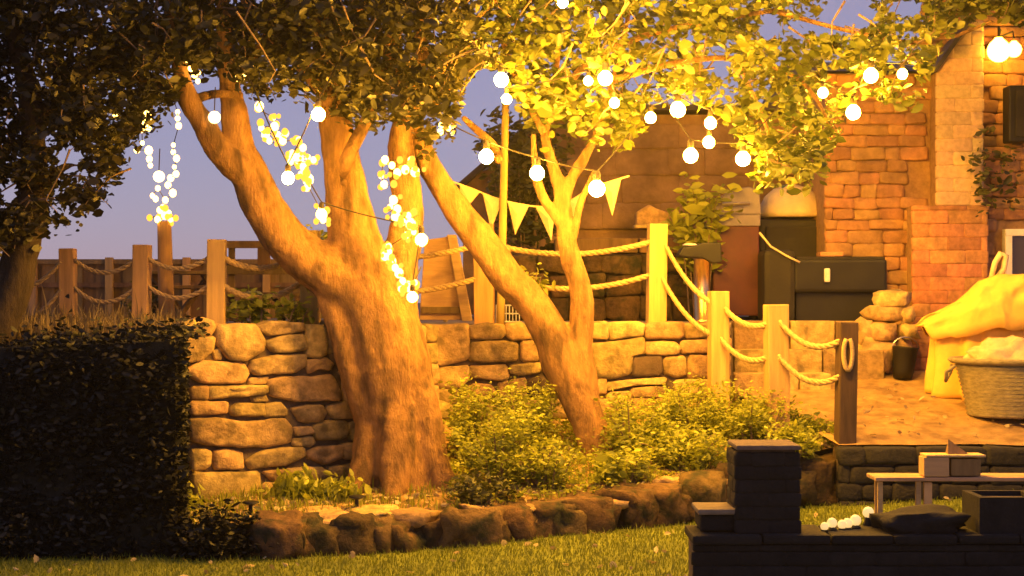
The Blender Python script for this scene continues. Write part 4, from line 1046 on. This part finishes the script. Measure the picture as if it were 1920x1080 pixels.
# ------------------------------------------------------------------ bunting
bt = thing('bunting', 'cream triangular bunting strung behind the leaning trunk', 'bunting')
line = catmull([(840, 338), (880, 352), (930, 372), (980, 384), (1030, 388), (1070, 376), (1112, 352), (1180, 330)], 6)
mb = MB(); mb.tube([P(a[0], a[1], 20.0) for a in line], .012, 5); mb.build('cord', M['cream'], bt)
for x0, x1, tip, yt in ((862, 900, (866, 400), 348), (905, 942, (921, 432), 364), (952, 992, (966, 440), 380), (1004, 1042, (1034, 452), 386), (1066, 1100, (1076, 412), 372), (1130, 1165, (1148, 405), 346)):
    ya = float(np.interp(x0, [a[0] for a in line], [a[1] for a in line])); yb = float(np.interp(x1, [a[0] for a in line], [a[1] for a in line]))
    A, B, T = P(x0, ya, 19.99), P(x1, yb, 19.99), P(tip[0], tip[1], 20.0 + random.uniform(-.06, .06))
    m_ = (A + B + T) / 3 + Vector((0, -.03, 0)); off = Vector((0, .008, 0))
    vs = [A, B, T, m_] + [v_ + off for v_ in (A, B, T, m_)]
    mb = MB(); mb.add(vs, [(0, 1, 3), (1, 2, 3), (2, 0, 3), (5, 4, 7), (6, 5, 7), (4, 6, 7), (0, 4, 5, 1), (1, 5, 6, 2), (2, 6, 4, 0)]); mb.build('flag', M['cream'], bt)

# ------------------------------------------------------------------ things on the terrace
def px_box(name, x0, x1, y0, y1, Y, depth, mat, parent, bevel=.015, smooth=False):
    a = P(x0, y1, Y); b = P(x1, y0, Y); loc = parent.location if parent else Vector((0, 0, 0))
    mb = MB(); mb.box(Vector(((a.x + b.x) / 2, Y + depth / 2, (a.z + b.z) / 2)) - loc, (b.x - a.x, depth, b.z - a.z))
    return mb.build(name, mat, parent, smooth, bevel)
# covered barbecue
bq = thing('barbecue', 'black covered barbecue with side shelf at the head of the steps', 'barbecue', loc=P(1550, 600, 22.0)); bq.location.z = TERR
px_box('base_cabinet', 1492, 1640, 545, 604, 22.05, .55, M['black'], bq)
px_box('firebox', 1488, 1664, 486, 548, 21.95, .7, M['black'], bq, .04)
px_box('lid', 1494, 1660, 481, 490, 21.98, .62, M['blackcover'], bq, .02)
px_box('side_cover', 1432, 1492, 468, 604, 21.9, .6, M['blackcover'], bq, .07)
o = px_box('handle', 1546, 1557, 503, 529, 21.9, .06, M['white'], bq, .02)
px_box('tray', 1538, 1582, 472, 481, 22.1, .3, M['brick'], bq, .015)
a = [P(1424, 436, 21.85), P(1445, 462, 21.85), P(1475, 480, 21.85), P(1500, 492, 21.85)]
mb = MB(); mb.tube([q_ - bq.location for q_ in a], .014, 6); mb.build('hose', M['cream'], bq, True)
for px in (1505, 1630):
    px_box('foot', px - 6, px + 6, 600, 607, 22.1, .1, M['black'], bq, .005)
# black smoker cabinet with a pale dome
sm_ = thing('smoker_cabinet', 'tall black cabinet smoker behind the barbecue under hanging leaves', 'smoker', loc=P(1487, 600, 23)); sm_.location.z = TERR
px_box('cabinet', 1424, 1550, 412, 590, 23.0, .7, M['black'], sm_, .03)
px_box('door', 1436, 1538, 425, 560, 22.96, .05, M['blackcover'], sm_, .015)
mb = MB(); k = 23.2 / F
c = P(1484, 408, 23.3) 
dome = thing('pale_dome_cover', 'pale yellow domed cover lying on the black smoker cabinet', 'dome cover', loc=c)
mb.lathe((0, 0, 0), [(62 * k, 0), (64 * k, .06), (60 * k, 22 * k), (50 * k, 40 * k), (34 * k, 54 * k), (14 * k, 61 * k), (.01, 63 * k)], 24)
mb.build('dome', M['cream'], dome, True)
mb = MB(); mb.lathe((0, 0, 63 * k), [(.03, 0), (.035, .03), (.02, .05)], 10); mb.build('knob', M['steel'], dome, True)
# red grill with grey lid
gr = thing('red_grill_cart', 'grill cart with red cabinet and grey lilac lid beside the smoker', 'grill', loc=P(1380, 600, 22.5)); gr.location.z = TERR
px_box('cabinet', 1337, 1424, 424, 592, 22.5, .55, M['red'], gr, .02)
px_box('control_panel', 1335, 1426, 402, 424, 22.48, .6, M['lid'], gr, .015)
k = 22.5 / F
prof = [(1340, 402), (1342, 384), (1356, 366), (1378, 354), (1404, 350), (1424, 356), (1428, 402)]
fr = [P(x, y, 22.5) - gr.location for x, y in prof]; bk = [v_ + Vector((0, .55, 0)) for v_ in fr]; n = len(fr)
mb = MB(); mb.add(fr + bk, [tuple(range(n)), tuple(range(2 * n - 1, n - 1, -1))] + [(i, (i + 1) % n, n + (i + 1) % n, n + i) for i in range(n)]); ld = mb.build('lid', M['lid'], gr, False, .02)
mb = MB(); mb.tube([P(1354, 383, 22.4) - gr.location, P(1380, 382, 22.36) - gr.location, P(1406, 381, 22.4) - gr.location], .022, 8); mb.build('handle', M['steel'], ld)
for px in (1350, 1412):
    mb = MB(); mb.lathe(P(px, 592, 22.7) - gr.location, [(.05, -.05), (.06, -.02), (.06, .02), (.05, .05)], 12); mb.build('castor', M['black'], gr)
# black tray on a brass pedestal
bd = thing('brass_pedestal_feeder', 'black topped feeder on a shiny brass pedestal beside the tall corner post', 'feeder', loc=P(1316, 600, 21.2)); bd.location.z = TERR
mb = MB(); mb.lathe((0, 0, 0), [(.16, 0), (.16, .03), (.105, .05), (.1, .78), (.12, .8)], 16); mb.build('pedestal', M['brass'], bd, True)
fr = [P(x, y, 21.0) - bd.location for x, y in ((1272, 478), (1280, 464), (1304, 461), (1318, 455), (1352, 455), (1354, 492), (1338, 494), (1318, 484), (1276, 481))]; bk = [v_ + Vector((0, .4, 0)) for v_ in fr]; n = len(fr)
mb = MB(); mb.add(fr + bk, [tuple(range(n)), tuple(range(2 * n - 1, n - 1, -1))] + [(i, (i + 1) % n, n + (i + 1) % n, n + i) for i in range(n)]); mb.build('head', M['black'], bd, False, .02)
mb = MB(); mb.lathe(P(1294, 461, 21.2) - bd.location, [(.09, 0), (.1, .015), (.06, .03)], 12); mb.build('dish', M['white'], bd, True)
# pointed stone block on the back wall
bh = thing('stone_finial', 'pale pointed stone block on the back wall behind the tall corner post', 'stone block', loc=P(1224, 428, 23.1))
k = 23.1 / F
fr = [Vector((x * k, -.14, z * k)) for x, z in ((-32, 0), (30, 0), (30, 28), (6, 36), (-8, 44), (-32, 30))]; bk = [v_ + Vector((0, .3, 0)) for v_ in fr]; n = 6
mb = MB(); mb.add(fr + bk, [tuple(range(n)), tuple(range(2 * n - 1, n - 1, -1))] + [(i, (i + 1) % n, n + (i + 1) % n, n + i) for i in range(n)]); mb.build('block', M['stone'], bh, False, .03)
mb = MB(); mb.box((0, .01, .02), (72 * k, .4, .05)); mb.build('plinth', M['stone'], bh, bevel=.015)
# pale folding a-frame board leaning behind the fence
ab = thing('a_frame_board', 'pale wooden a-frame board standing on the terrace behind the fairy lit stem', 'board', loc=P(835, 600, 21)); ab.location.z = TERR
fr = [P(x, y, 21.0) - ab.location for x, y in ((796, 450), (852, 442), (880, 600), (786, 600))]
bk = [v_ + Vector((0, .04, 0)) for v_ in fr]
mb = MB(); mb.add(fr + bk, [(3, 2, 1, 0), (4, 5, 6, 7), (0, 1, 5, 4), (1, 2, 6, 5), (2, 3, 7, 6), (3, 0, 4, 7)]); mb.build('panel', M['palewood'], ab, bevel=.01)
for x0, x1 in ((850, 866),):
    fr = [P(x, y, 20.93) - ab.location for x, y in ((838, 440), (856, 440), (886, 602), (866, 602))]; bk = [v_ + Vector((0, .06, 0)) for v_ in fr]
    mb = MB(); mb.add(fr + bk, [(3, 2, 1, 0), (4, 5, 6, 7), (0, 1, 5, 4), (1, 2, 6, 5), (2, 3, 7, 6), (3, 0, 4, 7)]); mb.build('leg', M['palewood'], ab, bevel=.01)
mb = MB(); a = P(840, 445, 21.06) - ab.location; b = P(835, 600, 21.7) - ab.location; b.z = 0.02
mb.tube([a, b], .035, 6); mb.build('leg', M['palewood'], ab)
px_box('cross_rail', 790, 878, 575, 588, 20.96, .05, M['oldwood'], ab, .006)
# storage crate on the terrace wall behind the leaning trunk
cr = thing('wire_crate', 'small pale wire crate on the wall top behind the leaning trunk', 'crate', loc=P(952, 604, 20.5)); cr.location.z = TERR
mb = MB(); k = 20.5 / F
for i in range(8):
    x = (-22 + 44 * i / 7) * k; mb.tube([(x, 0, .02), (x, 0, .22)], .006, 4); mb.tube([(x, .22, .02), (x, .22, .22)], .006, 4)
for z in (.02, .12, .22):
    mb.tube([(-22 * k, 0, z), (22 * k, 0, z), (22 * k, .22, z), (-22 * k, .22, z), (-22 * k, 0, z)], .008, 4)
mb.build('wires', M['white'], cr); mb = MB(); mb.box((0, .11, .01), (44 * k, .22, .02)); mb.build('base', M['darkwood'], cr)

# picnic table and garden chair at the left of the terrace
def picnic(label, pxc, Y, w, ztop):
    t = thing('picnic_table', label, 'picnic table', loc=((pxc - 960) / F * Y, Y, TERR))
    for i in range(5):
        mb = MB(); mb.box((0, -.3 + .15 * i, ztop), (w, .135, .04)); mb.build('tabletop_plank', M['oldwood'], t, bevel=.006)
    for s in (-1, 1):
        for i in range(2):
            mb = MB(); mb.box((0, s * (.62 + .14 * i), .44), (w, .13, .04)); mb.build('seat_plank', M['oldwood'], t, bevel=.006)
        mb = MB()
        for q_ in (-1, 1):
            a = Vector((s * (w / 2 - .16), -q_ * .22, ztop - .02)); b = Vector((s * (w / 2 - .16) + q_ * .3, q_ * .55, 0)); mb.tube([a, b], .045, 4)
        mb.box((s * (w / 2 - .12), 0, .40), (.05, 1.5, .09)); mb.build('leg', M['oldwood'], t)
    return t
picnic('weathered picnic table behind the rope fence near the garden pole', 340, 21.2, .95, .62)
ch = thing('garden_bench', 'brown timber garden bench behind the rope fence under the big limb', 'bench', loc=((500 - 960) / F * 20.6, 20.6, TERR))
k = 20.6 / F
def bb(name, x0, x1, y0, y1, dy, th): 
    a = P(x0, y1, 20.6); b = P(x1, y0, 20.6); mb = MB(); mb.box(Vector(((a.x + b.x) / 2, 20.6 + dy, (a.z + b.z) / 2)) - ch.location, (b.x - a.x, th, b.z - a.z)); return mb.build(name, M['oldwood'], ch, bevel=.008)
bb('back_rail', 418, 560, 450, 464, .3, .05); bb('back_rail', 418, 570, 496, 514, .28, .05); bb('back_slat', 476, 500, 464, 496, .3, .03); bb('back_slat', 540, 560, 464, 496, .3, .03)
bb('seat', 415, 572, 548, 556, .02, .5)
for x in (420, 556): bb('leg', x, x + 12, 556, 603, -.18, .06); bb('leg', x, x + 12, 450, 603, .34, .06)
bl = thing('arched_black_trellis', 'low black arched hoop between plants on the wall top', 'hoop', loc=P(515, 600, 18.85)); bl.location.z = TERR
mb = MB(); mb.tube([P(x, y, 18.85) - bl.location for x, y in ((482, 578), (492, 563), (506, 556), (519, 564), (529, 582), (532, 604))], .024, 8); mb.build('hoop', M['black'], bl, True)

# ------------------------------------------------------------------ right hand side: stone pile, bucket, yellow cover, tub
sp = thing('stone_pile', 'stacked rough stones against the house at the end of the steps', 'stone pile')
for i, (px, py, rx, ry, Y) in enumerate([(1672, 560, 34, 16, 21.35), (1660, 588, 34, 15, 21.3), (1700, 590, 15, 16, 21.3), (1655, 622, 28, 20, 21.25), (1698, 622, 16, 15, 21.3), (1617, 622, 15, 26, 21.3), (1640, 665, 32, 30, 21.25), (1688, 660, 22, 26, 21.4), (1612, 670, 14, 28, 21.3)]):
    boulder('stone', P(px, py, Y), (rx * Y / F, .2, ry * Y / F), M['stone'], sp, 60 + i * 2.3, sq=.55)
bk_ = thing('dark_bucket', 'dark leaning bucket in front of the stacked stones', 'bucket', loc=P(1692, 702, 21.0))
bk_.location.z = path_z(21.0)
mb = MB(); mb.lathe((0, 0, 0), [(.11, 0), (.13, .1), (.155, .38), (.165, .40), (.15, .40), (.135, .36), (.11, .1), (.02, .06)], 18); mb.build('body', M['black'], bk_, True); bk_.rotation_euler = (0, .1, 0)
mb = MB(); mb.tube([(.16 * math.cos(a), 0, .39 + .13 * math.sin(a)) for a in np.linspace(0, math.pi, 10)], .008, 5); mb.build('handle', M['steel'], bk_); 

yc = thing('yellow_covered_table', 'yellow canvas cover draped over garden furniture against the brick buttress', 'furniture cover', loc=P(1850, 780, 20.3)); yc.location.z = path_z(20.3)
top = [(1722, 606), (1735, 592), (1760, 582), (1800, 562), (1835, 527), (1870, 515), (1920, 512), (1980, 520), (2040, 560), (2070, 600)]
bot = [(1722, 612), (1740, 630), (1780, 628), (1850, 618), (1920, 612), (2000, 618), (2070, 606)]
U, V = 110, 40; vs = []; fs = []
for i in range(U + 1):
    px = 1722 + (2070 - 1722) * (i / U); yt = interp(px, top)[0]; yb = interp(px, bot)[0]
    d = interp(px, [(1722, .05), (1745, .22), (1800, .38), (1860, .48), (2000, .48), (2070, .2)])[0]
    for j in range(V + 1):
        a = math.pi * j / V
        yy = 20.3 - d * math.cos(a)
        s = max(0, math.sin(a)) ** .55
        zt_ = H - (yt - HOR) * 20.3 / F; zb_ = H - (yb - HOR) * 20.3 / F
        z = zb_ + (zt_ - zb_) * s
        fold = .045 * math.sin(px * .045 + j * .3) + .02 * math.sin(px * .1 - j * .5) + .05 * noise.noise((px * .03, j * .4, 2)) - .06 * abs(noise.noise((px * .022 + j * .16, j * .12, 6))) ** .7 + .02 * noise.noise((px * .09, j * .9, 3))
        wgt = math.sin(a) ** .4 if 0 < j < V else .3
        vs.append(Vector(((px - 960) / F * 20.3 + fold * .3, yy - fold * .8 * wgt, z + fold * .5 * (1 - s * .5))) - yc.location)
for i in range(U):
    for j in range(V):
        a = i * (V + 1) + j; fs.append((a, a + V + 1, a + V + 2, a + 1))
o = link('cover_top', mesh('cover_top', vs, fs), M['yellow'], yc, True); o.modifiers.new('cloth', 'SOLIDIFY').thickness = .012
vs = []; fs = []; U, V = 80, 14
for i in range(U + 1):
    t_ = i / U; a = math.pi * (1.05 - 1.1 * t_)
    for j in range(V + 1):
        v_ = j / V
        rx_ = (.93 - .04 * v_ + .06 * v_ * v_); ry_ = .36 + .05 * v_
        f_ = (.02 + .05 * v_) * math.sin(i * .62 + 1.6 * math.sin(i * .23)) + .05 * v_ * noise.noise((i * .17, v_ * 1.5, 4))
        x = (1897 - 960) / F * 20.3 + (rx_ + f_) * math.cos(a); y = 20.32 - (ry_ + f_) * math.sin(a)
        z0 = path_z(y) + .01; z1 = H - (612 - HOR) * 20.3 / F
        vs.append(Vector((x, y, z1 + (z0 - z1) * v_)) - yc.location)
for i in range(U):
    for j in range(V):
        a = i * (V + 1) + j; fs.append((a, a + V + 1, a + V + 2, a + 1))
o = link('skirt', mesh('skirt', vs, fs), M['yellow'], yc, True); o.modifiers.new('cloth', 'SOLIDIFY').thickness = .012
mb = MB(); a = [P(1858, 522, 20.3), P(1866, 492, 20.3), P(1876, 476, 20.3), P(1886, 480, 20.3), P(1882, 505, 20.32), P(1868, 522, 20.34)]
mb.tube([q_ - yc.location for q_ in a], [.03, .035, .04, .04, .035, .03], 6); mb.build('strap', M['cream'], yc, True)

tb = thing('woven_tub', 'large grey green woven tub standing before the yellow cover', 'tub', loc=P(1902, 815, 19.4)); tb.location.z = path_z(19.4) 
prof = [(.50, 0)]
for i in range(13):
    z = .03 + .045 * i; prof += [(.52 + .13 * (i / 12) ** 1.1 + .012, z), (.52 + .13 * (i / 12) ** 1.1 - .006, z + .022)]
prof += [(.70, .60), (.74, .635), (.72, .665), (.66, .66), (.60, .58), (.55, .3), (.45, .2), (.02, .2)]
mb = MB(); mb.lathe((0, 0, 0), prof, 40); o = mb.build('basket', M['wicker'], tb, True)
for s in (-1, 1):
    mb = MB(); mb.tube([(s * .70, -.12, .58), (s * .80, -.1, .5), (s * .78, 0, .40), (s * .70, .1, .5), (s * .68, .12, .58)], .022, 6); mb.build('handle', M['wicker'], tb, True)
bn = thing('pale_blanket', 'pale crumpled blanket bundled in the woven tub', 'blanket', loc=tb.location + Vector((-.02, 0, .56)))
bm = bmesh.new(); bmesh.ops.create_icosphere(bm, subdivisions=4, radius=1)
for v_ in bm.verts:
    co = v_.co.copy(); rdg = abs(noise.noise(co * 2.2 + Vector((4, 1, 0)))) ; k_ = 1 - .35 * rdg + .12 * noise.noise(co * 5)
    v_.co = Vector((co.x * .60 * k_, co.y * .50 * k_, max(-.12, co.z * .36 * k_ + .08 * noise.noise(co * 1.5))))
me = bpy.data.meshes.new('blanket'); bm.to_mesh(me); bm.free(); link('folds', me, M['blanket'], bn, True)
mb = MB(); 
vs = []; fs = []
for i in range(15):
    for j in range(7):
        t_ = i / 14; 
        a = P(1772 - 30 * math.sin(t_ * 2.2) + j * 5.5, 665 + 88 * t_ * (1 if t_ < .5 else 1) - j * 3 * (1 - t_), 19.1 - .05 * math.sin(j * 1.1 + t_ * 3))
        vs.append(a - bn.location)
for i in range(14):
    for j in range(6): a = i * 7 + j; fs.append((a, a + 1, a + 8, a + 7))

# ------------------------------------------------------------------ foreground on the right: dark wall, pier, lamps, table
YF = 12.0
fw = thing('low_brick_wall', 'dark low brick garden wall with pier in the near corner', 'garden wall')
fF = Face(plan(1302, YF), (6.0, YF))
zt = P(1400, 1006, YF).z
core = MB(); core.box((fF.A.x + fF.len / 2, YF + .27, (zt - .25) / 2 - .01), (fF.len - .02, .44, zt + .2)); core.build('wall_core', M['mortar'], fw)
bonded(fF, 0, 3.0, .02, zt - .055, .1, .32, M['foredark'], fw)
x = fF.A.x - .02
while x < 5.4:
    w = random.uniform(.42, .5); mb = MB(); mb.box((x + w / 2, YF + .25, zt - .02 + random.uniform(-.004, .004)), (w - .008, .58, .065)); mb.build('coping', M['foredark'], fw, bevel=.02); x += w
pr = thing('brick_pier', 'square dark brick pier with lit flat cap in the near corner', 'pier', loc=P(1441, 1000, YF + .04)); pr.location.z = zt + .012
pw_ = 118 * YF / F; ph = P(1441, 846, YF).z - zt - .012
mb = MB(); mb.box((0, .26, ph / 2), (pw_ - .05, .40, ph)); mb.build('pier_core', M['mortar'], pr)
fQ = Face((pr.location.x - pw_ / 2, YF + .06), (pr.location.x + pw_ / 2, YF + .06)); 
def bonded_local(face, u1, z0, z1, h, w, mat, parent):
    z = z0; i = 0
    while z < z1 - .03:
        u = -(w / 2 if i % 2 else 0); hh = min(h, z1 - z)
        while u < u1 - .02:
            a, b = max(u, 0), min(u + w, u1)
            if b - a > .05:
                o = stone(face, [(a + .005, z + .005), (b - .005, z + .005), (b - .005, z + hh - .005), (a + .005, z + hh - .005)], mat, parent, bulge=.012, rough=.005, thick=.04, name='brick', soft=.1)
                o.location = o.location - parent.location
            u += w
        z += h; i += 1
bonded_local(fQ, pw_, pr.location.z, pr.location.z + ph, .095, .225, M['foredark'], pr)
fQ2 = Face((pr.location.x - pw_ / 2, YF + .52), (pr.location.x - pw_ / 2, YF + .06)); bonded_local(fQ2, .46, pr.location.z, pr.location.z + ph, .095, .225, M['foredark'], pr)
mb = MB(); mb.box((0, .25, ph + .02), (pw_ + .012, .52, .034)); mb.build('cap', M['coping'], pr, bevel=.012)
lb = thing('side_block', 'low dark stone block against the foot of the brick pier', 'stone block', loc=P(1352, 1000, YF + .1)); lb.location.z = zt + .012
mb = MB(); mb.box((0, .2, .07), (78 * YF / F, .4, .12)); mb.build('block', M['foredark'], lb, bevel=.03)
mb = MB(); mb.box((-.01, .19, .15), (84 * YF / F, .44, .04)); mb.build('slab', M['coping'], lb, bevel=.015)
# row of small globe lamps on the wall
for i, (px, py, rp, lbl) in enumerate([(1546, 999, 8, 'globe lamp nearest the brick pier in the row on the dark wall'), (1560, 993, 10, 'second globe lamp from the brick pier on the dark wall'), (1579, 998, 9, 'third globe lamp from the brick pier on the dark wall'), (1589, 996, 10, 'fourth globe lamp from the brick pier on the dark wall'), (1604, 990, 11, 'brightest pinkish globe lamp in the row on the dark wall'), (1628, 975, 11, 'globe lamp farthest from the brick pier on the dark wall')]):
    Yl = YF + .2 + i * .035 + (.12 if i == 5 else 0)
    c = P(px, py, Yl); rad = rp * Yl / F; c.z = zt + .013 + rad * 1.05 + (.05 if i == 5 else .012 * (i in (1, 4)))
    t = thing('globe_light', lbl, 'lamp', 'globe lamps on the dark wall', c)
    me = ico(1, 2); me.materials.append(M['solar']); o = link('globe', me, None, t); o.scale = (rad,) * 3
    mb = MB(); mb.lathe((0, 0, 0), [(rad * .9, zt + .0135 - c.z), (rad * .95, zt + .02 - c.z), (rad * .5, -rad * .75)], 10); mb.build('base', M['black'], t)
# dark boulder and planter on the wall
bo = boulder('garden_boulder', P(1722, 985, YF + .25), (85 * YF / F, .25, 26 * YF / F), M['foredark'], None, 91.3, 3); bo.location.z = zt + .07
tag(bo, 'long dark boulder lying on the low wall beside the globe lamps', 'boulder')
pt = thing('stone_trough', 'dark square stone trough on the low wall at the picture edge', 'trough', loc=P(1880, 1000, YF + .25)); pt.location.z = zt + .012
mb = MB()
w, d, h = .46, .42, .26
for c_, s_ in (((0, -d / 2, h / 2), (w, .05, h)), ((0, d / 2, h / 2), (w, .05, h)), ((-w / 2 + .025, 0, h / 2), (.05, d - .06, h)), ((w / 2 - .025, 0, h / 2), (.05, d - .06, h)), ((0, 0, .03), (w - .06, d - .06, .05))): mb.box(c_, s_)
mb.build('sides', M['foredark'], pt); mb = MB(); mb.box((0, 0, h - .05), (w - .1, d - .06, .03)); mb.build('soil', M['mortar'], pt)
# timber table beyond the wall, with a box on it
YT = 15.0
tz = P(1680, 899, YT).z
tx0, tx1 = P(1642, 899, YT).x, P(2080, 899, YT).x
gz = lawn_z(3.5)
tt = thing('timber_table', 'pale timber garden table on the lawn behind the dark wall', 'table', loc=((tx0 + tx1) / 2, YT + .35, lawn_z((tx0 + tx1) / 2)))
for i in range(4):
    mb = MB(); mb.box(Vector(((tx0 + tx1) / 2, YT + .05 + .10 * i, tz)) - tt.location, (tx1 - tx0, .092, .035)); mb.build('tabletop_plank', M['tablewood'], tt, bevel=.008)
for x, y in ((tx0 + .05, YT + .06), (P(1724, 900, YT).x, YT + .05), (tx1 - .06, YT + .06), (tx0 + .09, YT + .36), (tx1 - .06, YT + .36)):
    mb = MB(); z0 = lawn_z(x) - .01; mb.box(Vector((x, y, (z0 + tz - .022) / 2)) - tt.location, (.045, .045, tz - .022 - z0)); mb.build('leg', M['tablewood'], tt, bevel=.005)
mb = MB(); x = P(1742, 900, YT).x; mb.box(Vector((x, YT + .05, (lawn_z(x) + tz) / 2)) - tt.location, (.07, .045, tz - lawn_z(x) - .06)); mb.build('leg', M['palewood'], tt, bevel=.005)
bx = thing('wooden_box', 'pale wooden box standing on the timber table', 'box', loc=P(1782, 890, YT + .12)); bx.location.z = tz + .024
k = YT / F; bwid = 112 * k; bh_ = 36 * k
for c_, s_, nm in (((-.13 * 0 - bwid / 4 - .02, -.02, bh_ / 2), (bwid / 2 - .04, .2, bh_), 'front'), ((bwid / 4 - .02, 0, bh_ / 2 - .005), (bwid / 2, .2, bh_ - .02), 'side')):
    mb = MB(); mb.box(c_, s_); mb.build(nm, M['palewood'] if nm == 'front' else M['oldwood'], bx, bevel=.008)
mb = MB(); mb.box((.02, 0, bh_ + .012), (bwid, .24, .02)); mb.build('lid', M['palewood'], bx, bevel=.006)
wg = thing('folded_card', 'small folded grey card standing on the wooden box', 'card', loc=bx.location + Vector((.02, 0, bh_ + .023)))
mb = MB(); a = [(-.05, -.04, 0), (.13, -.04, 0), (-.04, .0, .13), (-.05, .06, 0), (.13, .06, 0)]
mb.add([Vector(q_) for q_ in a], [(0, 1, 2), (3, 2, 4), (0, 2, 3), (1, 4, 2), (0, 3, 4, 1)]); mb.build('card', M['oldwood'], wg)

# path lights in the bed
for px, py, lbl in ((669, 962, 'small black path light before the thick trunk'), (470, 975, 'small black path light beside the low dark bush')):
    Y = foot_Y(px) + .55; c = bed_at(px, Y)
    t = thing('path_light', lbl, 'path light', 'path lights in the bed', c); 
    mb = MB(); mb.lathe((0, 0, 0), [(.02, -.08), (.02, .13), (.03, .14)], 10); mb.build('stake', M['black'], t)
    mb = MB(); mb.lathe((0, 0, .13), [(.03, 0), (.085, .02), (.08, .035), (.03, .045)], 16); mb.build('cap', M['black'], t)


# ------------------------------------------------------------------ faint golden evening haze round the lamps
HZ = 0.0004
mh = bpy.data.materials.new('evening_haze'); mh.use_nodes = True
N = mh.node_tree.nodes; N.remove(N['Principled BSDF'])
pv = N.new('ShaderNodeVolumePrincipled'); pv.inputs['Color'].default_value = (0.9, 0.88, 0.85, 1); pv.inputs['Density'].default_value = HZ; pv.inputs['Anisotropy'].default_value = 0.75
mh.node_tree.links.new(pv.outputs[0], N['Material Output'].inputs['Volume'])
mb = MB(); mb.box((0, 58, 5), (70, 126, 12.6)); tag(mb.build('haze', mh), kind='stuff')
